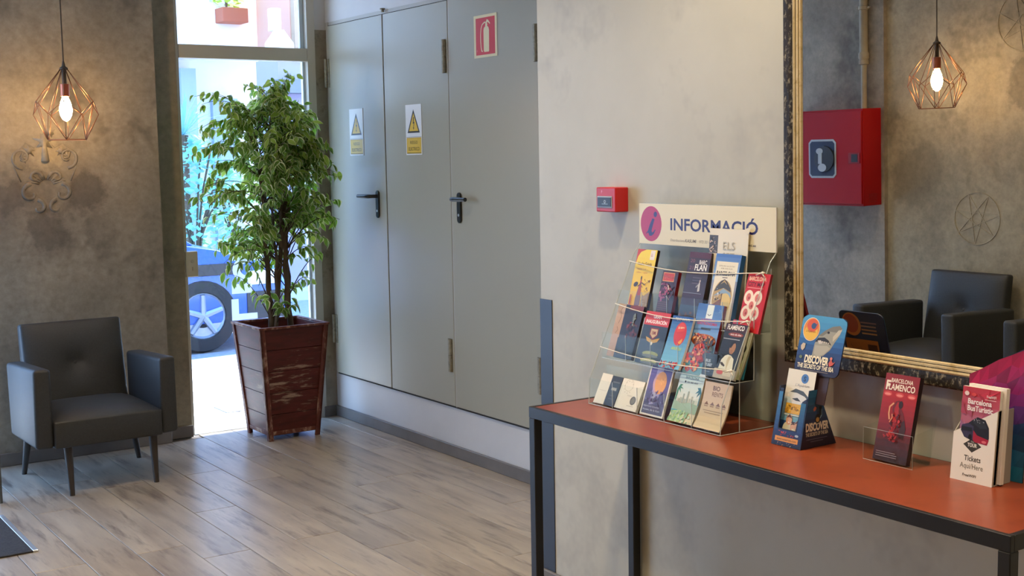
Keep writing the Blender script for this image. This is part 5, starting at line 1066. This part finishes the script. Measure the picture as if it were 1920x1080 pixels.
def win(pts, name='side_window'):
    V = [(CARX + x_, CARY + .04 + (.16 * (z_ - .92) / .5), -.12 + z_) for x_, z_ in pts] + [(CARX + x_, CARY + .09 + (.16 * (z_ - .92) / .5), -.12 + z_) for x_, z_ in pts]; n = len(pts)
    MB().add(V, [tuple(range(n)), tuple(range(2 * n - 1, n - 1, -1))] + [(i, n + i, n + (i + 1) % n, (i + 1) % n) for i in range(n)]).build(name, 'car_glass', car)
win([(-1.0, .99), (-1.55, 1.34), (-1.95, 1.37), (-1.95, .99)]); win([(-2.02, .99), (-2.02, 1.37), (-2.8, 1.36), (-3.25, 1.0)])
ws = [(-.86, .96), (-1.46, 1.345)]
MB().hexa([(CARX + ws[0][0], CARY + .14, -.12 + ws[0][1]), (CARX + ws[0][0], CARY + 1.56, -.12 + ws[0][1]), (CARX + ws[0][0] + .02, CARY + 1.56, -.12 + ws[0][1] + .02), (CARX + ws[0][0] + .02, CARY + .14, -.12 + ws[0][1] + .02)], [(CARX + ws[1][0], CARY + .26, -.12 + ws[1][1]), (CARX + ws[1][0], CARY + 1.44, -.12 + ws[1][1]), (CARX + ws[1][0] + .02, CARY + 1.44, -.12 + ws[1][1] + .02), (CARX + ws[1][0] + .02, CARY + .26, -.12 + ws[1][1] + .02)]).build('windscreen', 'car_glass', car)
def cap(x0, x1, z0, z1, name, m, t=.012): MB().box(CARX + x0, CARX + x1, CARY - t, CARY + .02, -.12 + z0, -.12 + z1).build(name, m, car, bevel=.004, seg=1)
cap(-2.0, -1.10, .36, .72, 'door_panel', 'car_silver'); cap(-3.0, -2.03, .36, .72, 'door_panel', 'car_silver'); cap(-.36, -.02, .26, .50, 'bumper_corner', 'car_dark'); cap(-.34, -.06, .56, .68, 'headlight', 'lamp_clear'); cap(-1.08, -.40, .66, .76, 'wing_stripe', 'car_dark'); cap(-3.94, -3.75, .60, .78, 'tail_light', 'lamp_red'); cap(-3.0, -1.1, .26, .34, 'sill', 'car_dark'); cap(-1.95, -1.80, .76, .80, 'door_handle', 'car_dark', .03)
MB().box(CARX + .0, CARX + .085, CARY + .10, CARY + 1.6, .12, .36).build('front_bumper', 'car_dark', car, bevel=.02)
MB().lathe([(.001, -.09), (.07, -.07), (.085, 0), (.06, .06)], (CARX - 1.12, CARY - .06, .90), 12, 'y').build('wing_mirror', 'car_blue', car, smooth='all')
for x_ in (-.76, -3.15):
    for yy, sd in ((CARY + .02, -1), (CARY + 1.68, 1)):
        wv = MB().lathe([(.19, sd * -.16), (.30, sd * -.17), (.32, sd * -.12), (.32, sd * -.02), (.30, sd * .03), (.205, sd * .035), (.19, sd * .01)], (CARX + x_, yy, .20), 28, 'y').build('wheel', 'tyre', car, smooth=40)
        if sd < 0:
            MB().lathe([(.204, 0), (.204, sd * .02), (.19, sd * .03), (.175, sd * .012), (.03, sd * .008)], (CARX + x_, yy, .20), 28, 'y').build('rim', 'alloy', wv, smooth=40)
            for k_ in range(5):
                a = k_ * 2 * math.pi / 5 + .3; MB().tube([(CARX + x_, yy - .022, .20), (CARX + x_ + .18 * math.cos(a), yy - .022, .20 + .18 * math.sin(a))], [.03, .022], 6).build('spoke', 'alloy', wv)

# plants across the street
def bush(name, label, x, y, z0, h, r, m, n, seed, cat='bush'):
    t = empty(name, (x, y, z0), label=label, cat=cat, group='plants across the street'); rg = random.Random(seed); tw = MB(); lf = MB()
    for i in range(9):
        a = rg.uniform(0, 6.28); e = Vector((x + r * .6 * math.cos(a), y + r * .6 * math.sin(a), z0 + h * rg.uniform(.6, .95))); tw.tube(curve((x, y, z0), (x, y, z0 + h * .5), e, 4), .012, 5)
    for i in range(n):
        a, b = rg.uniform(0, 6.28), rg.uniform(0, 1); zz = z0 + h * (.12 + .88 * b); rr = r * (math.sin(math.pi * min(b * .9 + .12, 1)) ** .5) * rg.uniform(.4, 1); p = Vector((x + rr * math.cos(a), y + rr * math.sin(a), zz))
        d = Vector((math.cos(a), math.sin(a), rg.uniform(-.6, .8))).normalized(); s = Vector((-d.y, d.x, rg.uniform(-.4, .4))).normalized(); L_ = rg.uniform(.09, .16); w_ = L_ * .3
        lf.add([p, p + d * L_ * .5 + s * w_, p + d * L_, p + d * L_ * .5 - s * w_], [(0, 1, 2, 3)])
    tw.build('branches', 'bark', t)
    lf.build('foliage', m, t)['kind'] = 'stuff'
def spiky(name, label, x, y, z0, h, r, seed):
    t = empty(name, (x, y, z0), label=label, cat='palm', group='plants across the street'); rg = random.Random(seed)
    MB().tube([(x, y, z0), (x + .03, y, z0 + h * .6)], [.09, .07], 8).build('trunk', 'bark', t)
    for i in range(40):
        a = rg.uniform(0, 6.28); el = rg.uniform(-.5, 1.3); d = Vector((math.cos(a) * math.cos(el), math.sin(a) * math.cos(el), math.sin(el))); c0 = Vector((x + .03, y, z0 + h * .6)); s = d.cross(Vector((0, 0, 1))).normalized() * .018
        P = [c0, c0 + d * r * .5 + Vector((0, 0, .03)), c0 + d * r + Vector((0, 0, -.10 * r))]
        MB().add([P[0] - s * .5, P[0] + s * .5, P[1] + s, P[2], P[1] - s], [(0, 1, 2, 4), (4, 2, 3)]).build('frond', 'palm_flare_teal', t)
spiky('palm', 'spiky palm painted in flare teal across the street left of the ficus', 5.30, 15.0, -.02, 3.1, .62, 4)
bush('shrub', 'pale green shrub across the street under the palm', 5.02, 13.85, -.02, 1.75, .55, 'bush_flare_teal', 700, 5)
bush('shrub', 'green shrub across the street behind the car roof', 6.05, 15.2, -.02, 1.5, .5, 'bush_green', 500, 6)

# buildings across the street
b1 = empty('white_building', (4.3, 16, 0), label='sunlit white building across the street seen through the glass door', cat='building')
MB().box(-6, 7.0, 16.2, 19, -.02, 7).build('facade', 'facade_white', b1)
MB().box(5.66, 5.86, 15.9, 16.2, 0, 2.72).build('pillar', 'facade_grey', b1); MB().box(5.0, 5.62, 16.1, 16.2, .3, 2.55).build('shutter', 'facade_grey', b1); MB().box(6.15, 6.5, 16.1, 16.2, .3, 2.35).build('shutter', 'facade_grey', b1); MB().box(3.2, 4.6, 16.1, 16.2, .3, 2.55).build('shutter', 'facade_grey', b1)
MB().box(4.0, 7.0, 15.3, 16.2, 2.85, 3.02).build('balcony_slab', 'facade_white', b1); MB().box(4.0, 7.0, 15.3, 15.36, 3.02, 3.50).build('balcony_wall', 'facade_white', b1)
for xx in (4.4, 6.2): MB().box(xx, xx + .8, 16.1, 16.2, 3.3, 5.3).build('window', 'facade_grey', b1)
fb = MB().box(5.92, 6.26, 15.04, 15.30, 3.24, 3.42).build('flower_box', 'terracotta', bevel=.01); tag(fb, 'terracotta flower box on the white balcony seen through the transom', 'flower box')
bush('balcony_plant', 'yellow green plant in the balcony flower box', 6.02, 15.16, 3.40, .45, .2, 'leaf_light', 140, 8, 'plant')
b2 = empty('pink_building', (8, 14.5, 0), label='salmon building corner across the street at the right of the transom', cat='building')
MB().box(6.35, 12, 14.0, 15.0, 2.72, 7).build('upper_facade', 'facade_pink', b2); MB().box(6.36, 12, 13.9, 14.0, 2.70, 3.9).build('fascia', 'facade_tan', b2)
MB().box(6.15, 6.60, 13.95, 14.6, -.02, 2.72).build('pillar', 'facade_mauve', b2); MB().box(6.08, 6.52, 13.7, 13.95, 2.30, 2.46).build('shop_sign_box', 'shutter_grey', b2)
MB().box(6.8, 12, 14.4, 14.6, -.02, 2.72).build('shop_front', 'facade_grey', b2)
ln = empty('wall_lantern', (6.05, 13.9, 2.7), label='white lantern on the salmon building seen through the transom', cat='lantern')
MB().box(6.02, 6.14, 13.78, 13.90, 3.02, 3.28).build('lantern_body', 'lantern_white', ln, bevel=.01); MB().lathe([(.17, 2.80), (.165, 2.87), (.10, 2.96), (.06, 3.02)], (6.08, 13.72, 0), 20).build('lantern_shade', 'lantern_white', ln, smooth=40)
